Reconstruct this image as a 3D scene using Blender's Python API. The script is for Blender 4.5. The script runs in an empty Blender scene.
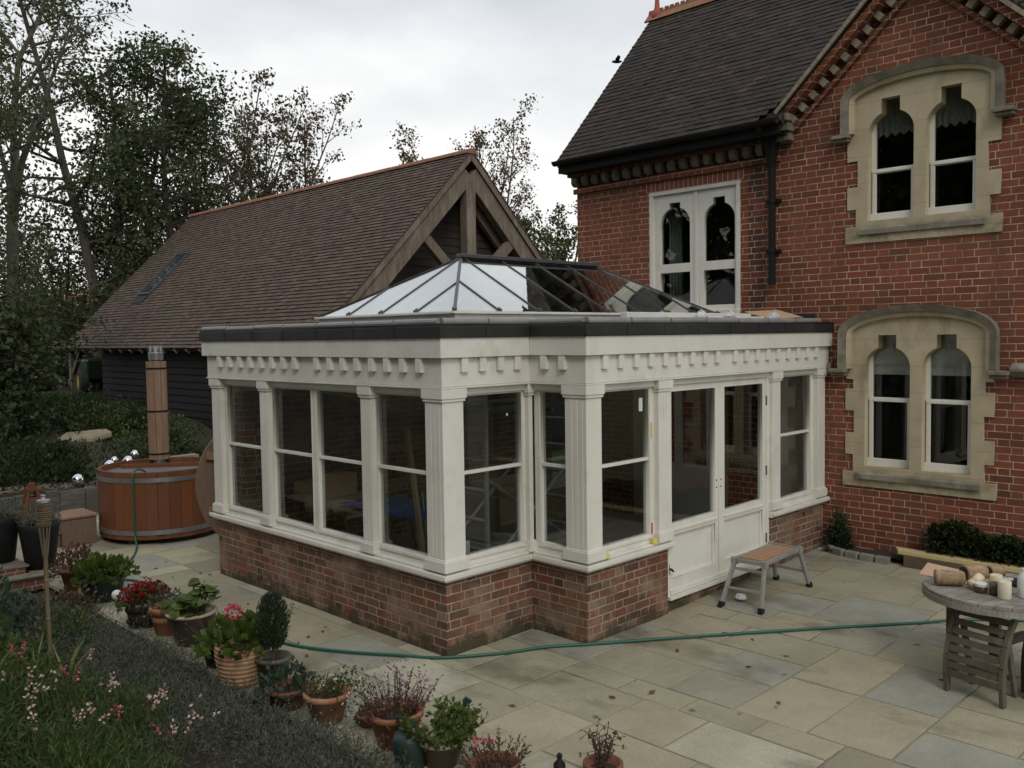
import bpy, math, random
from mathutils import Vector as V, Matrix
RND = random.Random(11)
SC = bpy.context.scene
COL = SC.collection
PI = math.pi
rad = math.radians

# ------------------------------------------------------------------ mesh helper
class MB:
    def __init__(s): s.v = []; s.f = []; s.t = []
    def add(s, vs, fs, t=.5):
        b = len(s.v); s.v.extend([tuple(p) for p in vs])
        for f in fs: s.f.append(tuple(i + b for i in f)); s.t.append(t)
        return s
    def box(s, x0, x1, y0, y1, z0, z1, t=.5):
        x0, x1 = min(x0, x1), max(x0, x1); y0, y1 = min(y0, y1), max(y0, y1); z0, z1 = min(z0, z1), max(z0, z1)
        return s.add([(x0,y0,z0),(x1,y0,z0),(x1,y1,z0),(x0,y1,z0),(x0,y0,z1),(x1,y0,z1),(x1,y1,z1),(x0,y1,z1)],
              [(0,3,2,1),(4,5,6,7),(0,1,5,4),(1,2,6,5),(2,3,7,6),(3,0,4,7)], t)
    def obox(s, c, a, b, d, t=.5):
        c, a, b, d = V(c), V(a), V(b), V(d)
        vs = [c-a-b-d, c+a-b-d, c+a+b-d, c-a+b-d, c-a-b+d, c+a-b+d, c+a+b+d, c-a+b+d]
        return s.add(vs, [(0,3,2,1),(4,5,6,7),(0,1,5,4),(1,2,6,5),(2,3,7,6),(3,0,4,7)], t)
    def bar(s, p, q, w, h, up=(0,0,1), t=.5):
        p, q = V(p), V(q); d = (q-p); L = d.length; d = d/L; up = V(up)
        side = d.cross(up)
        if side.length < 1e-4: side = d.cross(V((1,0,0)))
        side.normalize(); n = side.cross(d).normalized()
        return s.obox((p+q)/2, d*L/2, side*w/2, n*h/2, t)
    def tube(s, pts, r, n=8, caps=True, t=.5):
        pts = [V(p) for p in pts]; m = len(pts)
        rs = r if isinstance(r, (list, tuple)) else [r]*m
        b = len(s.v); ref = None
        for i, p in enumerate(pts):
            d = (pts[min(i+1, m-1)] - pts[max(i-1, 0)])
            d = d.normalized() if d.length > 1e-9 else V((0,0,1))
            if ref is None:
                ref = d.cross(V((0,0,1)))
                if ref.length < .05: ref = d.cross(V((1,0,0)))
            ref = (ref - d*ref.dot(d)); 
            if ref.length < 1e-6: ref = d.cross(V((0,1,.3)))
            ref.normalize(); bi = d.cross(ref)
            for k in range(n):
                a = 2*PI*k/n; q = p + (ref*math.cos(a) + bi*math.sin(a))*rs[i]; s.v.append(tuple(q))
        for i in range(m-1):
            for k in range(n):
                s.f.append((b+i*n+k, b+i*n+(k+1)%n, b+(i+1)*n+(k+1)%n, b+(i+1)*n+k)); s.t.append(t)
        if caps:
            s.f.append(tuple(b+k for k in range(n-1, -1, -1))); s.t.append(t)
            s.f.append(tuple(b+(m-1)*n+k for k in range(n))); s.t.append(t)
        return s
    def lathe(s, prof, c=(0,0,0), n=24, t=.5, sy=1.0):
        b = len(s.v); m = len(prof); c = V(c)
        for r, z in prof:
            for k in range(n):
                a = 2*PI*k/n; s.v.append((c.x+r*math.cos(a), c.y+r*math.sin(a)*sy, c.z+z))
        for i in range(m-1):
            for k in range(n):
                s.f.append((b+i*n+k, b+i*n+(k+1)%n, b+(i+1)*n+(k+1)%n, b+(i+1)*n+k)); s.t.append(t)
        if prof[0][0] > 1e-6: s.f.append(tuple(b+k for k in range(n-1, -1, -1))); s.t.append(t)
        if prof[-1][0] > 1e-6: s.f.append(tuple(b+(m-1)*n+k for k in range(n))); s.t.append(t)
        return s
    def prism(s, poly, vec, t=.5):
        poly = [V(p) for p in poly]; vec = V(vec); n = len(poly)
        vs = poly + [p+vec for p in poly]
        fs = [tuple(range(n-1, -1, -1)), tuple(range(n, 2*n))] + [(i, (i+1)%n, n+(i+1)%n, n+i) for i in range(n)]
        return s.add(vs, fs, t)
    def leaf(s, p, d, L, W, rn=RND, t=.5):
        # a folded leaf blade: two faces along a midrib
        d = V(d); d.normalize()
        q = V((rn.uniform(-1,1), rn.uniform(-1,1), rn.uniform(-1,1)))
        side = d.cross(q)
        if side.length < 1e-3: side = d.cross(V((0,0,1)))
        side.normalize()
        p = V(p); mid = p + d*L*.5
        return s.add([p, mid+side*W*.5, p+d*L, mid-side*W*.5], [(0,1,2,3)], t)
    def build(s, name, mat, parent=None, smooth=False, bevel=0):
        me = bpy.data.meshes.new(name); me.from_pydata(s.v, [], s.f); me.update()
        at = me.attributes.new('tint', 'FLOAT', 'FACE')
        at.data.foreach_set('value', s.t)
        return link(name, me, mat, parent, smooth, bevel)

def link(name, me, mat, parent=None, smooth=False, bevel=0):
    if mat: me.materials.append(mat)
    o = bpy.data.objects.new(name, me); COL.objects.link(o)
    if smooth:
        me.polygons.foreach_set('use_smooth', [True]*len(me.polygons))
    if parent:
        o.parent = parent
        if parent.type == 'EMPTY':
            o.matrix_parent_inverse = Matrix.Translation(-parent.location)
    if bevel:
        b = o.modifiers.new('bevel', 'BEVEL'); b.width = bevel; b.segments = 2; b.limit_method = 'ANGLE'; b.angle_limit = rad(40)
    return o

def plate(name, outer, holes, to_world, thick, mat, parent=None):
    """flat plate with holes; polygons are 2D; to_world maps (u, v, w) to a point, w in 0..thick"""
    cu = bpy.data.curves.new(name, 'CURVE'); cu.dimensions = '2D'; cu.fill_mode = 'BOTH'; cu.extrude = .5
    for poly in [outer] + list(holes):
        sp = cu.splines.new('POLY'); sp.points.add(len(poly)-1); sp.use_cyclic_u = True
        for i, (a, b) in enumerate(poly): sp.points[i].co = (a, b, 0, 1)
    ob = bpy.data.objects.new(name+'_tmp', cu); COL.objects.link(ob)
    bpy.context.view_layer.update()
    dg = bpy.context.evaluated_depsgraph_get()
    me = bpy.data.meshes.new_from_object(ob.evaluated_get(dg))
    bpy.data.objects.remove(ob); bpy.data.curves.remove(cu)
    for v in me.vertices:
        v.co = V(to_world(v.co.x, v.co.y, (v.co.z+.5)*thick))
    me.materials.clear(); me.name = name
    at = me.attributes.new('tint', 'FLOAT', 'FACE'); at.data.foreach_set('value', [.5]*len(me.polygons))
    return link(name, me, mat, parent)

def thing(name, label, cat, loc=(0,0,0), group=None):
    o = bpy.data.objects.new(name, None); COL.objects.link(o); o.location = loc; o.empty_display_size = .2
    return tag(o, label, cat, group)
def tag(o, label, cat, group=None):
    o['label'] = label; o['category'] = cat
    if group: o['group'] = group
    return o
def struct(o, kind='structure', label=None, cat=None):
    o['kind'] = kind
    if label: o['label'] = label
    if cat: o['category'] = cat
    return o
def copy_tree(o, loc, label=None, rotz=None):
    r = o.copy(); COL.objects.link(r); r.location = loc
    if rotz is not None: r.rotation_euler = (0, 0, rotz)
    if label: r['label'] = label
    for c in [x for x in bpy.data.objects if x.parent == o]:
        k = c.copy(); COL.objects.link(k); k.parent = r
        for g in [x for x in bpy.data.objects if x.parent == c]:
            h = g.copy(); COL.objects.link(h); h.parent = k
    return r

# ------------------------------------------------------------------ materials
class NT:
    def __init__(s, name):
        s.m = bpy.data.materials.new(name); s.m.use_nodes = True; s.t = s.m.node_tree; s.t.nodes.clear()
        s.out = s.t.nodes.new('ShaderNodeOutputMaterial')
    def n(s, typ, **kw):
        nd = s.t.nodes.new(typ)
        for k, v in kw.items():
            if k.startswith('i_'): s.set(nd.inputs[int(k[2:])], v)
            elif k.startswith('I_'): s.set(nd.inputs[k[2:].replace('_', ' ')], v)
            else: setattr(nd, k, v)
        return nd
    def set(s, sock, v):
        if isinstance(v, bpy.types.NodeSocket): s.t.links.new(v, sock)
        elif isinstance(v, bpy.types.Node): s.t.links.new(v.outputs[0], sock)
        else: sock.default_value = v
    def math(s, op, a, b=0.0, c=None):
        nd = s.t.nodes.new('ShaderNodeMath'); nd.operation = op
        s.set(nd.inputs[0], a); s.set(nd.inputs[1], b)
        if c is not None: s.set(nd.inputs[2], c)
        return nd.outputs[0]
    def mix(s, f, a, b, mode='MIX'):
        nd = s.t.nodes.new('ShaderNodeMix'); nd.data_type = 'RGBA'; nd.blend_type = mode
        s.set(nd.inputs[0], f)
        for sock, v in ((nd.inputs[6], a), (nd.inputs[7], b)):
            if isinstance(v, (tuple, list)): v = (*v[:3], 1)
            s.set(sock, v)
        return nd.outputs[2]
    def ramp(s, f, cols, interp='LINEAR'):
        nd = s.t.nodes.new('ShaderNodeValToRGB'); cr = nd.color_ramp; cr.interpolation = interp
        while len(cr.elements) < len(cols): cr.elements.new(.5)
        for i, c in enumerate(cols):
            if len(c) == 2: p, c = c
            else: p = i/(max(1, len(cols)-1)) if interp == 'LINEAR' else i/len(cols)
            cr.elements[i].position = p; cr.elements[i].color = (*c[:3], 1)
        s.set(nd.inputs[0], f); return nd.outputs[0]
    def mapr(s, v, a, b, c=0., d=1.):
        nd = s.t.nodes.new('ShaderNodeMapRange'); nd.clamp = True
        s.set(nd.inputs[0], v); nd.inputs[1].default_value = a; nd.inputs[2].default_value = b; nd.inputs[3].default_value = c; nd.inputs[4].default_value = d
        return nd.outputs[0]
    def pos(s): return s.n('ShaderNodeNewGeometry').outputs['Position']
    def noise(s, scale, vec=None, detail=4, rough=.55, w=None):
        nd = s.t.nodes.new('ShaderNodeTexNoise'); nd.inputs['Scale'].default_value = scale
        nd.inputs['Detail'].default_value = detail; nd.inputs['Roughness'].default_value = rough
        s.set(nd.inputs['Vector'], vec if vec is not None else s.pos()); return nd.outputs[0]
    def tint(s):
        nd = s.t.nodes.new('ShaderNodeAttribute'); nd.attribute_name = 'tint'; return nd.outputs['Fac']
    def scalevec(s, sx, sy, sz):
        nd = s.t.nodes.new('ShaderNodeVectorMath'); nd.operation = 'MULTIPLY'
        s.set(nd.inputs[0], s.pos()); nd.inputs[1].default_value = (sx, sy, sz); return nd.outputs[0]
    def bump(s, h, strength=.3, dist=.01):
        nd = s.t.nodes.new('ShaderNodeBump'); nd.inputs['Strength'].default_value = strength; nd.inputs['Distance'].default_value = dist
        s.set(nd.inputs['Height'], h); return nd.outputs[0]
    def princ(s, col, rough=.6, metal=0., normal=None, spec=.5, **kw):
        nd = s.t.nodes.new('ShaderNodeBsdfPrincipled')
        if isinstance(col, (tuple, list)): col = (*col[:3], 1)
        s.set(nd.inputs['Base Color'], col); s.set(nd.inputs['Roughness'], rough); s.set(nd.inputs['Metallic'], metal)
        s.set(nd.inputs['Specular IOR Level'], spec)
        if normal is not None: s.set(nd.inputs['Normal'], normal)
        s.t.links.new(nd.outputs[0], s.out.inputs[0]); return nd

def M(name, c1, c2=None, scale=6, rough=.6, bump=.0, bscale=60, metal=0., tint=0., spec=.5, stretch=None, dist=.004, c3=None, dirt=None):
    """plain painted / stone / timber material: two colours mixed by noise and by each face's own tint"""
    k = NT(name); c2 = c2 or tuple(x*.75 for x in c1)
    vec = k.scalevec(*stretch) if stretch else None
    nz = k.noise(scale, vec, 5)
    f = k.mapr(nz, .3, .7)
    if tint: f = k.math('ADD', k.math('MULTIPLY', f, 1-tint), k.math('MULTIPLY', k.tint(), tint))
    col = k.mix(f, c1, c2)
    if c3: col = k.mix(k.mapr(k.noise(scale*.37, vec, 6, .65), .52, .7), col, c3)
    if dirt: col = k.mix(k.mapr(k.noise(2.3, None, 8, .7), .55, .75), col, dirt)
    nrm = k.bump(k.noise(bscale, vec, 4), bump, dist) if bump else None
    k.princ(col, k.mapr(nz, .3, .7, max(0, rough-.06), min(1, rough+.08)), metal, nrm, spec)
    return k.m

def leafmat(name, c1, c2, c3=None, trans=.3, rough=.55):
    k = NT(name)
    cols = [c1, c2] + ([c3] if c3 else [])
    col = k.ramp(k.tint(), cols)
    p = k.princ(col, rough, spec=.3)
    tr = k.n('ShaderNodeBsdfTranslucent'); k.set(tr.inputs[0], k.mix(.5, col, (c2[0]*1.3, c2[1]*1.3, c2[2]*.6)))
    mx = k.n('ShaderNodeMixShader'); mx.inputs[0].default_value = trans
    k.t.links.new(p.outputs[0], mx.inputs[1]); k.t.links.new(tr.outputs[0], mx.inputs[2])
    k.t.links.new(mx.outputs[0], k.out.inputs[0]); return k.m

def glassmat(name, tintc=(.86,.9,.88), boost=1.0, base=0.0):
    k = NT(name)
    g = k.n('ShaderNodeNewGeometry'); dt = k.n('ShaderNodeVectorMath'); dt.operation = 'DOT_PRODUCT'
    k.set(dt.inputs[0], g.outputs['Normal']); k.set(dt.inputs[1], g.outputs['Incoming'])
    c = k.math('SUBTRACT', 1.0, k.math('ABSOLUTE', dt.outputs['Value']))
    fr = k.math('ADD', .043, k.math('MULTIPLY', k.math('POWER', c, 5.0), .957))
    f = k.math('MINIMUM', k.math('ADD', k.math('MULTIPLY', fr, boost), base), 1.0)
    tr = k.n('ShaderNodeBsdfTransparent'); tr.inputs[0].default_value = (*tintc, 1)
    gl = k.n('ShaderNodeBsdfGlossy'); gl.inputs['Roughness'].default_value = .0
    gl.inputs['Color'].default_value = (1,1,.965,1)
    nrm = k.bump(k.noise(.9, None, 2), .03, .02); k.set(gl.inputs['Normal'], nrm)
    mx = k.n('ShaderNodeMixShader'); k.set(mx.inputs[0], f)
    k.t.links.new(tr.outputs[0], mx.inputs[1]); k.t.links.new(gl.outputs[0], mx.inputs[2])
    k.t.links.new(mx.outputs[0], k.out.inputs[0]); return k.m

def brickmat(name, pal, mortar, h=.075, unit=.345, S=.66, joint=.010, stain=None, moss=None, quoin=None, bumpd=.006, wash=None, washf=.5):
    k = NT(name)
    g = k.n('ShaderNodeNewGeometry')
    px = k.n('ShaderNodeSeparateXYZ'); k.set(px.inputs[0], g.outputs['Position'])
    nx = k.n('ShaderNodeSeparateXYZ'); k.set(nx.inputs[0], g.outputs['True Normal'])
    isx = k.math('GREATER_THAN', k.math('ABSOLUTE', nx.outputs[0]), .6)
    wob = k.noise(1.1, None, 3)
    u0 = k.math('ADD', k.math('MULTIPLY', px.outputs[1], isx), k.math('MULTIPLY', px.outputs[0], k.math('SUBTRACT', 1.0, isx)))
    v = k.math('ADD', px.outputs[2], k.math('MULTIPLY', k.math('SUBTRACT', wob, .5), .012))
    row = k.math('FLOOR', k.math('DIVIDE', v, h))
    wn0 = k.n('ShaderNodeTexWhiteNoise', noise_dimensions='1D'); k.set(wn0.inputs['W'], row)
    jit = k.math('MULTIPLY', k.math('SUBTRACT', wn0.outputs[0], .5), .05)
    u = k.math('ADD', k.math('ADD', u0, k.math('MULTIPLY', k.math('FLOORED_MODULO', row, 2.0), unit/2)), jit)
    uu = k.math('DIVIDE', u, unit); cell = k.math('FLOOR', uu); fr = k.math('SUBTRACT', uu, cell)
    isS = k.math('LESS_THAN', fr, S); notS = k.math('SUBTRACT', 1.0, isS)
    lx = k.math('MULTIPLY', k.math('SUBTRACT', fr, k.math('MULTIPLY', notS, S)), unit)
    ln = k.math('ADD', k.math('MULTIPLY', isS, S*unit), k.math('MULTIPLY', notS, (1-S)*unit))
    dx = k.math('MINIMUM', lx, k.math('SUBTRACT', ln, lx))
    lv = k.math('SUBTRACT', v, k.math('MULTIPLY', row, h))
    dy = k.math('MINIMUM', lv, k.math('SUBTRACT', h, lv))
    d = k.math('ADD', k.math('MINIMUM', dx, dy), k.math('MULTIPLY', k.math('SUBTRACT', k.noise(45, None, 3), .5), .009))
    jv = k.math('MULTIPLY', k.math('SUBTRACT', k.noise(5, None, 3), .5), joint*.55)
    br = k.mapr(k.math('ADD', d, jv), joint*.5-.0015, joint*.5+.002)
    cv = k.n('ShaderNodeCombineXYZ'); k.set(cv.inputs[0], k.math('ADD', k.math('MULTIPLY', cell, 2.0), isS)); k.set(cv.inputs[1], row); k.set(cv.inputs[2], isx)
    wn = k.n('ShaderNodeTexWhiteNoise', noise_dimensions='3D'); k.set(wn.inputs['Vector'], cv.outputs[0])
    val = wn.outputs[0]
    if quoin:
        q = k.mapr(k.math('ABSOLUTE', k.math('SUBTRACT', px.outputs[1], quoin)), .13, .10)
        qd = k.math('MULTIPLY', q, k.math('GREATER_THAN', val, .35))
    col = k.ramp(k.mapr(val, 0, 1), pal)
    if quoin: col = k.mix(k.math('MULTIPLY', qd, .85), col, (.045,.036,.030))
    sp = k.noise(28, None, 6, .7)
    col = k.mix(k.mapr(sp, .3, .75, .0, .55), col, tuple(x*.55 for x in pal[1][1]), 'MIX')
    col = k.mix(k.mapr(k.noise(.8, None, 5), .35, .7, 0, .55), col, (.5,.45,.42), 'MULTIPLY')
    mcol = k.mix(k.mapr(k.noise(3, None, 5), .34, .66), mortar, tuple(x*.5 for x in mortar))
    col = k.mix(br, mcol, col)
    if wash: col = k.mix(k.mapr(k.noise(2.6, None, 6, .7), .46, .72, 0, washf), col, wash)
    if stain: col = k.mix(k.mapr(k.noise(1.7, k.scalevec(1,1,.25), 6, .65), .56, .72, 0, .65), col, stain)
    if moss:
        mm = k.math('ADD', k.mapr(px.outputs[2], .0, .26, .30, 0.0), k.noise(4, None, 6, .7))
        col = k.mix(k.mapr(mm, .66, .80, 0, .85), col, moss)
    hgt = k.math('ADD', br, k.math('MULTIPLY', sp, .35))
    k.princ(col, .85, 0, k.bump(hgt, .6, bumpd), .25)
    return k.m
# ------------------------------------------------------------------ camera, light, sky
def setup_camera():
    f, yaw, pit, rol = 900.8475, rad(44.70015), rad(3.01587), rad(-.84007)
    F = V((math.sin(yaw)*math.cos(pit), math.cos(yaw)*math.cos(pit), -math.sin(pit)))
    r0 = V((math.cos(yaw), -math.sin(yaw), 0)); u0 = r0.cross(F)
    r = r0*math.cos(rol) + u0*math.sin(rol); u = -r0*math.sin(rol) + u0*math.cos(rol)
    cd = bpy.data.cameras.new('camera'); cd.sensor_width = 36; cd.lens = f/1024*36; cd.clip_start = .05; cd.clip_end = 2000
    co = bpy.data.objects.new('camera', cd); COL.objects.link(co)
    m = Matrix((r, u, -F)).transposed().to_4x4(); m.translation = V((-4.70197, -5.64423, 2.62)); co.matrix_world = m
    SC.camera = co
setup_camera()

SUN_EL, SUN_AZ = rad(42), rad(214)      # azimuth clockwise from +y
w = bpy.data.worlds.new('World'); SC.world = w; w.use_nodes = True
def setup_world():
    t = w.node_tree; t.nodes.clear(); N = t.nodes.new; L = t.links.new
    out = N('ShaderNodeOutputWorld')
    sky = N('ShaderNodeTexSky'); sky.sky_type = 'NISHITA'; sky.sun_disc = False; sky.sun_elevation = SUN_EL; sky.sun_rotation = SUN_AZ
    sky.air_density = 1.0; sky.dust_density = 2.0
    b1 = N('ShaderNodeBackground'); b1.inputs[1].default_value = .06; L(sky.outputs[0], b1.inputs[0])
    tc = N('ShaderNodeTexCoord'); sp = N('ShaderNodeSeparateXYZ'); L(tc.outputs['Generated'], sp.inputs[0])
    def mth(op, a, b):
        n = N('ShaderNodeMath'); n.operation = op
        for i, x in enumerate((a, b)):
            if isinstance(x, (int, float)): n.inputs[i].default_value = x
            else: L(x, n.inputs[i])
        return n.outputs[0]
    den = mth('ADD', mth('MAXIMUM', sp.outputs[2], 0.0), .22)
    cv = N('ShaderNodeCombineXYZ'); L(mth('DIVIDE', sp.outputs[0], den), cv.inputs[0]); L(mth('DIVIDE', sp.outputs[1], den), cv.inputs[1])
    nz = N('ShaderNodeTexNoise'); nz.inputs['Scale'].default_value = 1.25; nz.inputs['Detail'].default_value = 7; nz.inputs['Roughness'].default_value = .5; nz.inputs['Distortion'].default_value = .25
    mp = N('ShaderNodeMapping'); mp.inputs['Location'].default_value = (3.7, 1.9, 0); L(cv.outputs[0], mp.inputs[0]); L(mp.outputs[0], nz.inputs['Vector'])
    cr = N('ShaderNodeValToRGB'); e = cr.color_ramp.elements
    e[0].position = .38; e[0].color = (.47,.50,.545,1); e[1].position = .62; e[1].color = (.80,.80,.79,1)
    m1 = cr.color_ramp.elements.new(.5); m1.color = (.60,.625,.66,1)
    L(nz.outputs[0], cr.inputs[0])
    # thin bright band of cloud low over the horizon
    hz = N('ShaderNodeMapRange'); L(sp.outputs[2], hz.inputs[0]); hz.inputs[1].default_value = .05; hz.inputs[2].default_value = .42; hz.inputs[3].default_value = 1; hz.inputs[4].default_value = 0
    mx = N('ShaderNodeMix'); mx.data_type = 'RGBA'; L(mth('MULTIPLY', hz.outputs[0], .8), mx.inputs[0]); L(cr.outputs[0], mx.inputs[6]); mx.inputs[7].default_value = (.98,.955,.89,1)
    b2 = N('ShaderNodeBackground'); b2.inputs[1].default_value = .9; L(mx.outputs[2], b2.inputs[0])
    ms = N('ShaderNodeMixShader'); ms.inputs[0].default_value = .88
    L(b1.outputs[0], ms.inputs[1]); L(b2.outputs[0], ms.inputs[2]); L(ms.outputs[0], out.inputs[0])
setup_world()
sl = bpy.data.lights.new('sun', 'SUN'); sl.energy = .65; sl.angle = rad(20); sl.color = (1, .95, .86)
so = bpy.data.objects.new('sun', sl); COL.objects.link(so); so.location = (0, -10, 20)
sd = V((math.sin(SUN_AZ)*math.cos(SUN_EL), math.cos(SUN_AZ)*math.cos(SUN_EL), math.sin(SUN_EL)))
so.rotation_euler = sd.to_track_quat('Z', 'Y').to_euler()
SC.view_settings.view_transform = 'Standard'; SC.view_settings.look = 'None'; SC.view_settings.gamma = 1; SC.view_settings.exposure = .58
SC.view_settings.use_curve_mapping = False
SC.render.engine = 'CYCLES'
cy = SC.cycles; cy.max_bounces = 8; cy.transparent_max_bounces = 16; cy.diffuse_bounces = 3; cy.glossy_bounces = 4; cy.use_denoising = True
cy.caustics_reflective = False; cy.caustics_refractive = False; cy.sample_clamp_indirect = 4

# ------------------------------------------------------------------ materials
WHITE = M('cream_paint', (.74,.725,.655), (.67,.655,.59), 3, .45, .08, 90, stretch=(1.6,1.6,.5), c3=(.63,.61,.54), dirt=(.55,.525,.45))
LEAD = M('lead_sheet', (.018,.0185,.019), (.027,.0275,.028), 5, .6, .12, 30, c3=(.045,.045,.043), spec=.3)
LEADROLL = M('lead_roll', (.20,.20,.198), (.26,.26,.255), 6, .45, .1, 30)
DARKMETAL = M('dark_grey_metal', (.06,.062,.065), (.08,.08,.084), 9, .4)
BLACKMETAL = M('black_cast_iron', (.007,.007,.007), (.011,.011,.011), 8, .65, .1, 50, spec=.2)
GLASS = glassmat('window_glass', (.80,.82,.81), 1.1)
ROOFGLASS = glassmat('coated_roof_glass', (.93,.95,.94), 1.2, .44)
DARKGLASS = glassmat('old_window_glass', (.8,.82,.8), .7)
def stonemat():
    k = NT('bath_stone'); nz = k.noise(4, None, 5)
    col = k.mix(k.mapr(nz, .3, .7), (.50,.425,.29), (.39,.33,.22))
    col = k.mix(k.mapr(k.noise(1.5, None, 6, .65), .52, .7, 0, .7), col, (.46,.41,.30))
    col = k.mix(k.mapr(k.noise(2.6, k.scalevec(1,1,.45), 8, .7), .54, .74, 0, .8), col, (.21,.18,.125))
    sp = k.n('ShaderNodeSeparateXYZ'); k.set(sp.inputs[0], k.pos())
    band = k.math('MAXIMUM', k.mapr(k.math('ABSOLUTE', k.math('SUBTRACT', sp.outputs[2], 3.70)), .16, .05), k.mapr(k.math('ABSOLUTE', k.math('SUBTRACT', sp.outputs[2], .95)), .16, .05))
    col = k.mix(k.math('MULTIPLY', band, k.mapr(k.noise(3.5, None, 7, .7), .40, .62, 0, .85)), col, (.17,.145,.095))
    m = k.math('FLOORED_MODULO', k.math('ADD', sp.outputs[2], .11), .2925)
    ln = k.mapr(m, .003, .006, 1, 0)
    col = k.mix(k.math('MULTIPLY', ln, .55), col, (.20,.165,.11))
    k.princ(col, .85, 0, k.bump(k.math('SUBTRACT', k.noise(60, None, 4), k.math('MULTIPLY', ln, .8)), .3, .004), .3); return k.m
STONE = stonemat()
STONEDARK = M('weathered_stone', (.25,.22,.165), (.13,.12,.095), 7, .9, .5, 50, dist=.008, c3=(.33,.31,.25), dirt=(.09,.085,.07))
HOUSEBRICK = brickmat('red_house_brick', [(.0,(.16,.064,.040)), (.2,(.215,.075,.044)), (.6,(.262,.086,.048)), (.85,(.30,.10,.055)), (1,(.20,.085,.055))], (.62,.48,.37), .075, .345, .66, .0072, stain=(.10,.06,.05), quoin=.15)
PLINTHBRICK = brickmat('reclaimed_brick', [(.0,(.09,.052,.036)), (.15,(.17,.082,.05)), (.33,(.25,.085,.05)), (.5,(.20,.125,.085)), (.66,(.29,.105,.062)), (.8,(.15,.09,.062)), (.92,(.24,.17,.12)), (1,(.34,.2,.145))], (.40,.33,.27), .0735, .335, .66, .010, moss=(.045,.045,.024), wash=(.30,.235,.16), washf=.8)
STEPBRICK = brickmat('step_brick', [(.0,(.14,.06,.042)), (.5,(.27,.10,.06)), (1,(.2,.09,.06))], (.36,.30,.24), .075, .115, .98, .012)
OAK = M('weathered_oak', (.20,.155,.115), (.12,.092,.07), 3, .85, .4, 25, stretch=(6,6,1.2), c3=(.26,.22,.175), dist=.01)
DARKOAK = M('dark_boarding', (.030,.022,.018), (.045,.033,.026), 4, .85, .3, 20)
BLACKBOARD = M('black_weatherboard', (.006,.0063,.007), (.010,.010,.011), 3, .85, .3, 12, stretch=(1,1,14))
CEDAR = M('red_cedar', (.205,.070,.025), (.105,.036,.015), 2.5, .5, .12, 30, stretch=(9,9,.8), tint=.65)
CEDARPALE = M('pale_cedar', (.31,.195,.125), (.22,.135,.088), 3, .65, .2, 30, stretch=(8,8,.8))
GREYWOOD = M('silvered_timber', (.105,.098,.088), (.065,.060,.053), 4, .85, .4, 30, stretch=(2,2,9), tint=.4, c3=(.15,.14,.122))
GREYTEAK = M('silvered_teak', (.30,.275,.24), (.16,.14,.12), 6, .8, .4, 40, tint=.4, c3=(.36,.34,.31))
BROWNTEAK = M('brown_grey_teak', (.125,.10,.070), (.075,.06,.043), 6, .75, .3, 40, tint=.4, c3=(.18,.155,.12))
LIDWOOD = M('tub_lid_timber', (.21,.135,.095), (.14,.092,.066), 4, .7, .2, 30, stretch=(7,7,1), tint=.35)
STEEL = M('galvanised_steel', (.33,.33,.33), (.24,.24,.24), 12, .42, metal=.7)
CHROME = M('mirror_chrome', (.85,.86,.88), (.8,.8,.82), 3, .04, metal=1.)
ALU = M('dull_aluminium', (.42,.42,.41), (.32,.32,.31), 10, .45, metal=.55)
TERRA = M('terracotta', (.40,.17,.09), (.31,.125,.066), 7, .85, .2, 40, c3=(.44,.25,.16), dirt=(.24,.15,.10))
TERRAPALE = M('pale_terracotta', (.52,.30,.18), (.42,.235,.14), 6, .85, .2, 40, c3=(.50,.34,.23))
TERRADARK = M('dark_terracotta', (.22,.085,.05), (.15,.06,.04), 6, .8, .2, 40)
GLAZEDARK = M('dark_glazed_pot', (.05,.042,.032), (.075,.06,.042), 7, .4, .1, 30)
RIMPALE = M('pale_glazed_rim', (.47,.40,.28), (.38,.31,.21), 12, .5)
GREYPOT = M('grey_green_pot', (.13,.12,.088), (.09,.085,.062), 8, .7, .2, 40)
BLACKPLASTIC = M('black_plastic', (.010,.0105,.011), (.016,.016,.017), 9, .62, spec=.25)
GREENPLASTIC = M('dark_green_plastic', (.016,.036,.030), (.022,.045,.036), 9, .45)
SOIL = M('soil', (.038,.028,.02), (.06,.045,.032), 25, .95, .8, 60, dist=.02)
BED = M('bed_soil', (.030,.024,.017), (.05,.038,.026), 12, .95, .8, 40, dist=.03)
HOSEGREEN = M('green_hose_rubber', (.012,.095,.062), (.016,.11,.07), 5, .4)
PINE = M('pale_new_pine', (.62,.49,.26), (.54,.42,.21), 4, .6, .15, 30, stretch=(1,6,6))
BROWNBOARD = M('brown_timber', (.13,.095,.06), (.09,.066,.045), 4, .8, .3, 30)
CARD = M('cardboard', (.50,.33,.20), (.44,.285,.17), 4, .85)
PEACH = M('peach_board', (.58,.37,.25), (.52,.33,.22), 3, .8)
PLASTICWHITE = M('white_plastic', (.70,.70,.67), (.62,.62,.59), 5, .4)
CREAMWAX = M('cream_wax', (.72,.63,.42), (.64,.55,.36), 7, .55)
AMBER = M('brown_glass', (.06,.038,.018), (.09,.055,.025), 5, .2)
CRUMPLE = M('crumpled_polythene', (.62,.63,.63), (.45,.46,.46), 14, .25, .8, 30, dist=.03)
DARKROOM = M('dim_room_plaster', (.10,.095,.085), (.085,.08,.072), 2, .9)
BLIND = M('pale_blind_cloth', (.58,.60,.56), (.52,.54,.50), 3, .85, .2, 60)
LACE = M('grey_lace', (.33,.33,.31), (.2,.2,.19), 30, .9)
DRAPE = M('pale_green_drape', (.30,.34,.31), (.24,.27,.25), 6, .9)
BLUE = M('blue_dust_sheet', (.03,.07,.24), (.02,.05,.17), 7, .6, .5, 15, dist=.03)
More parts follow.
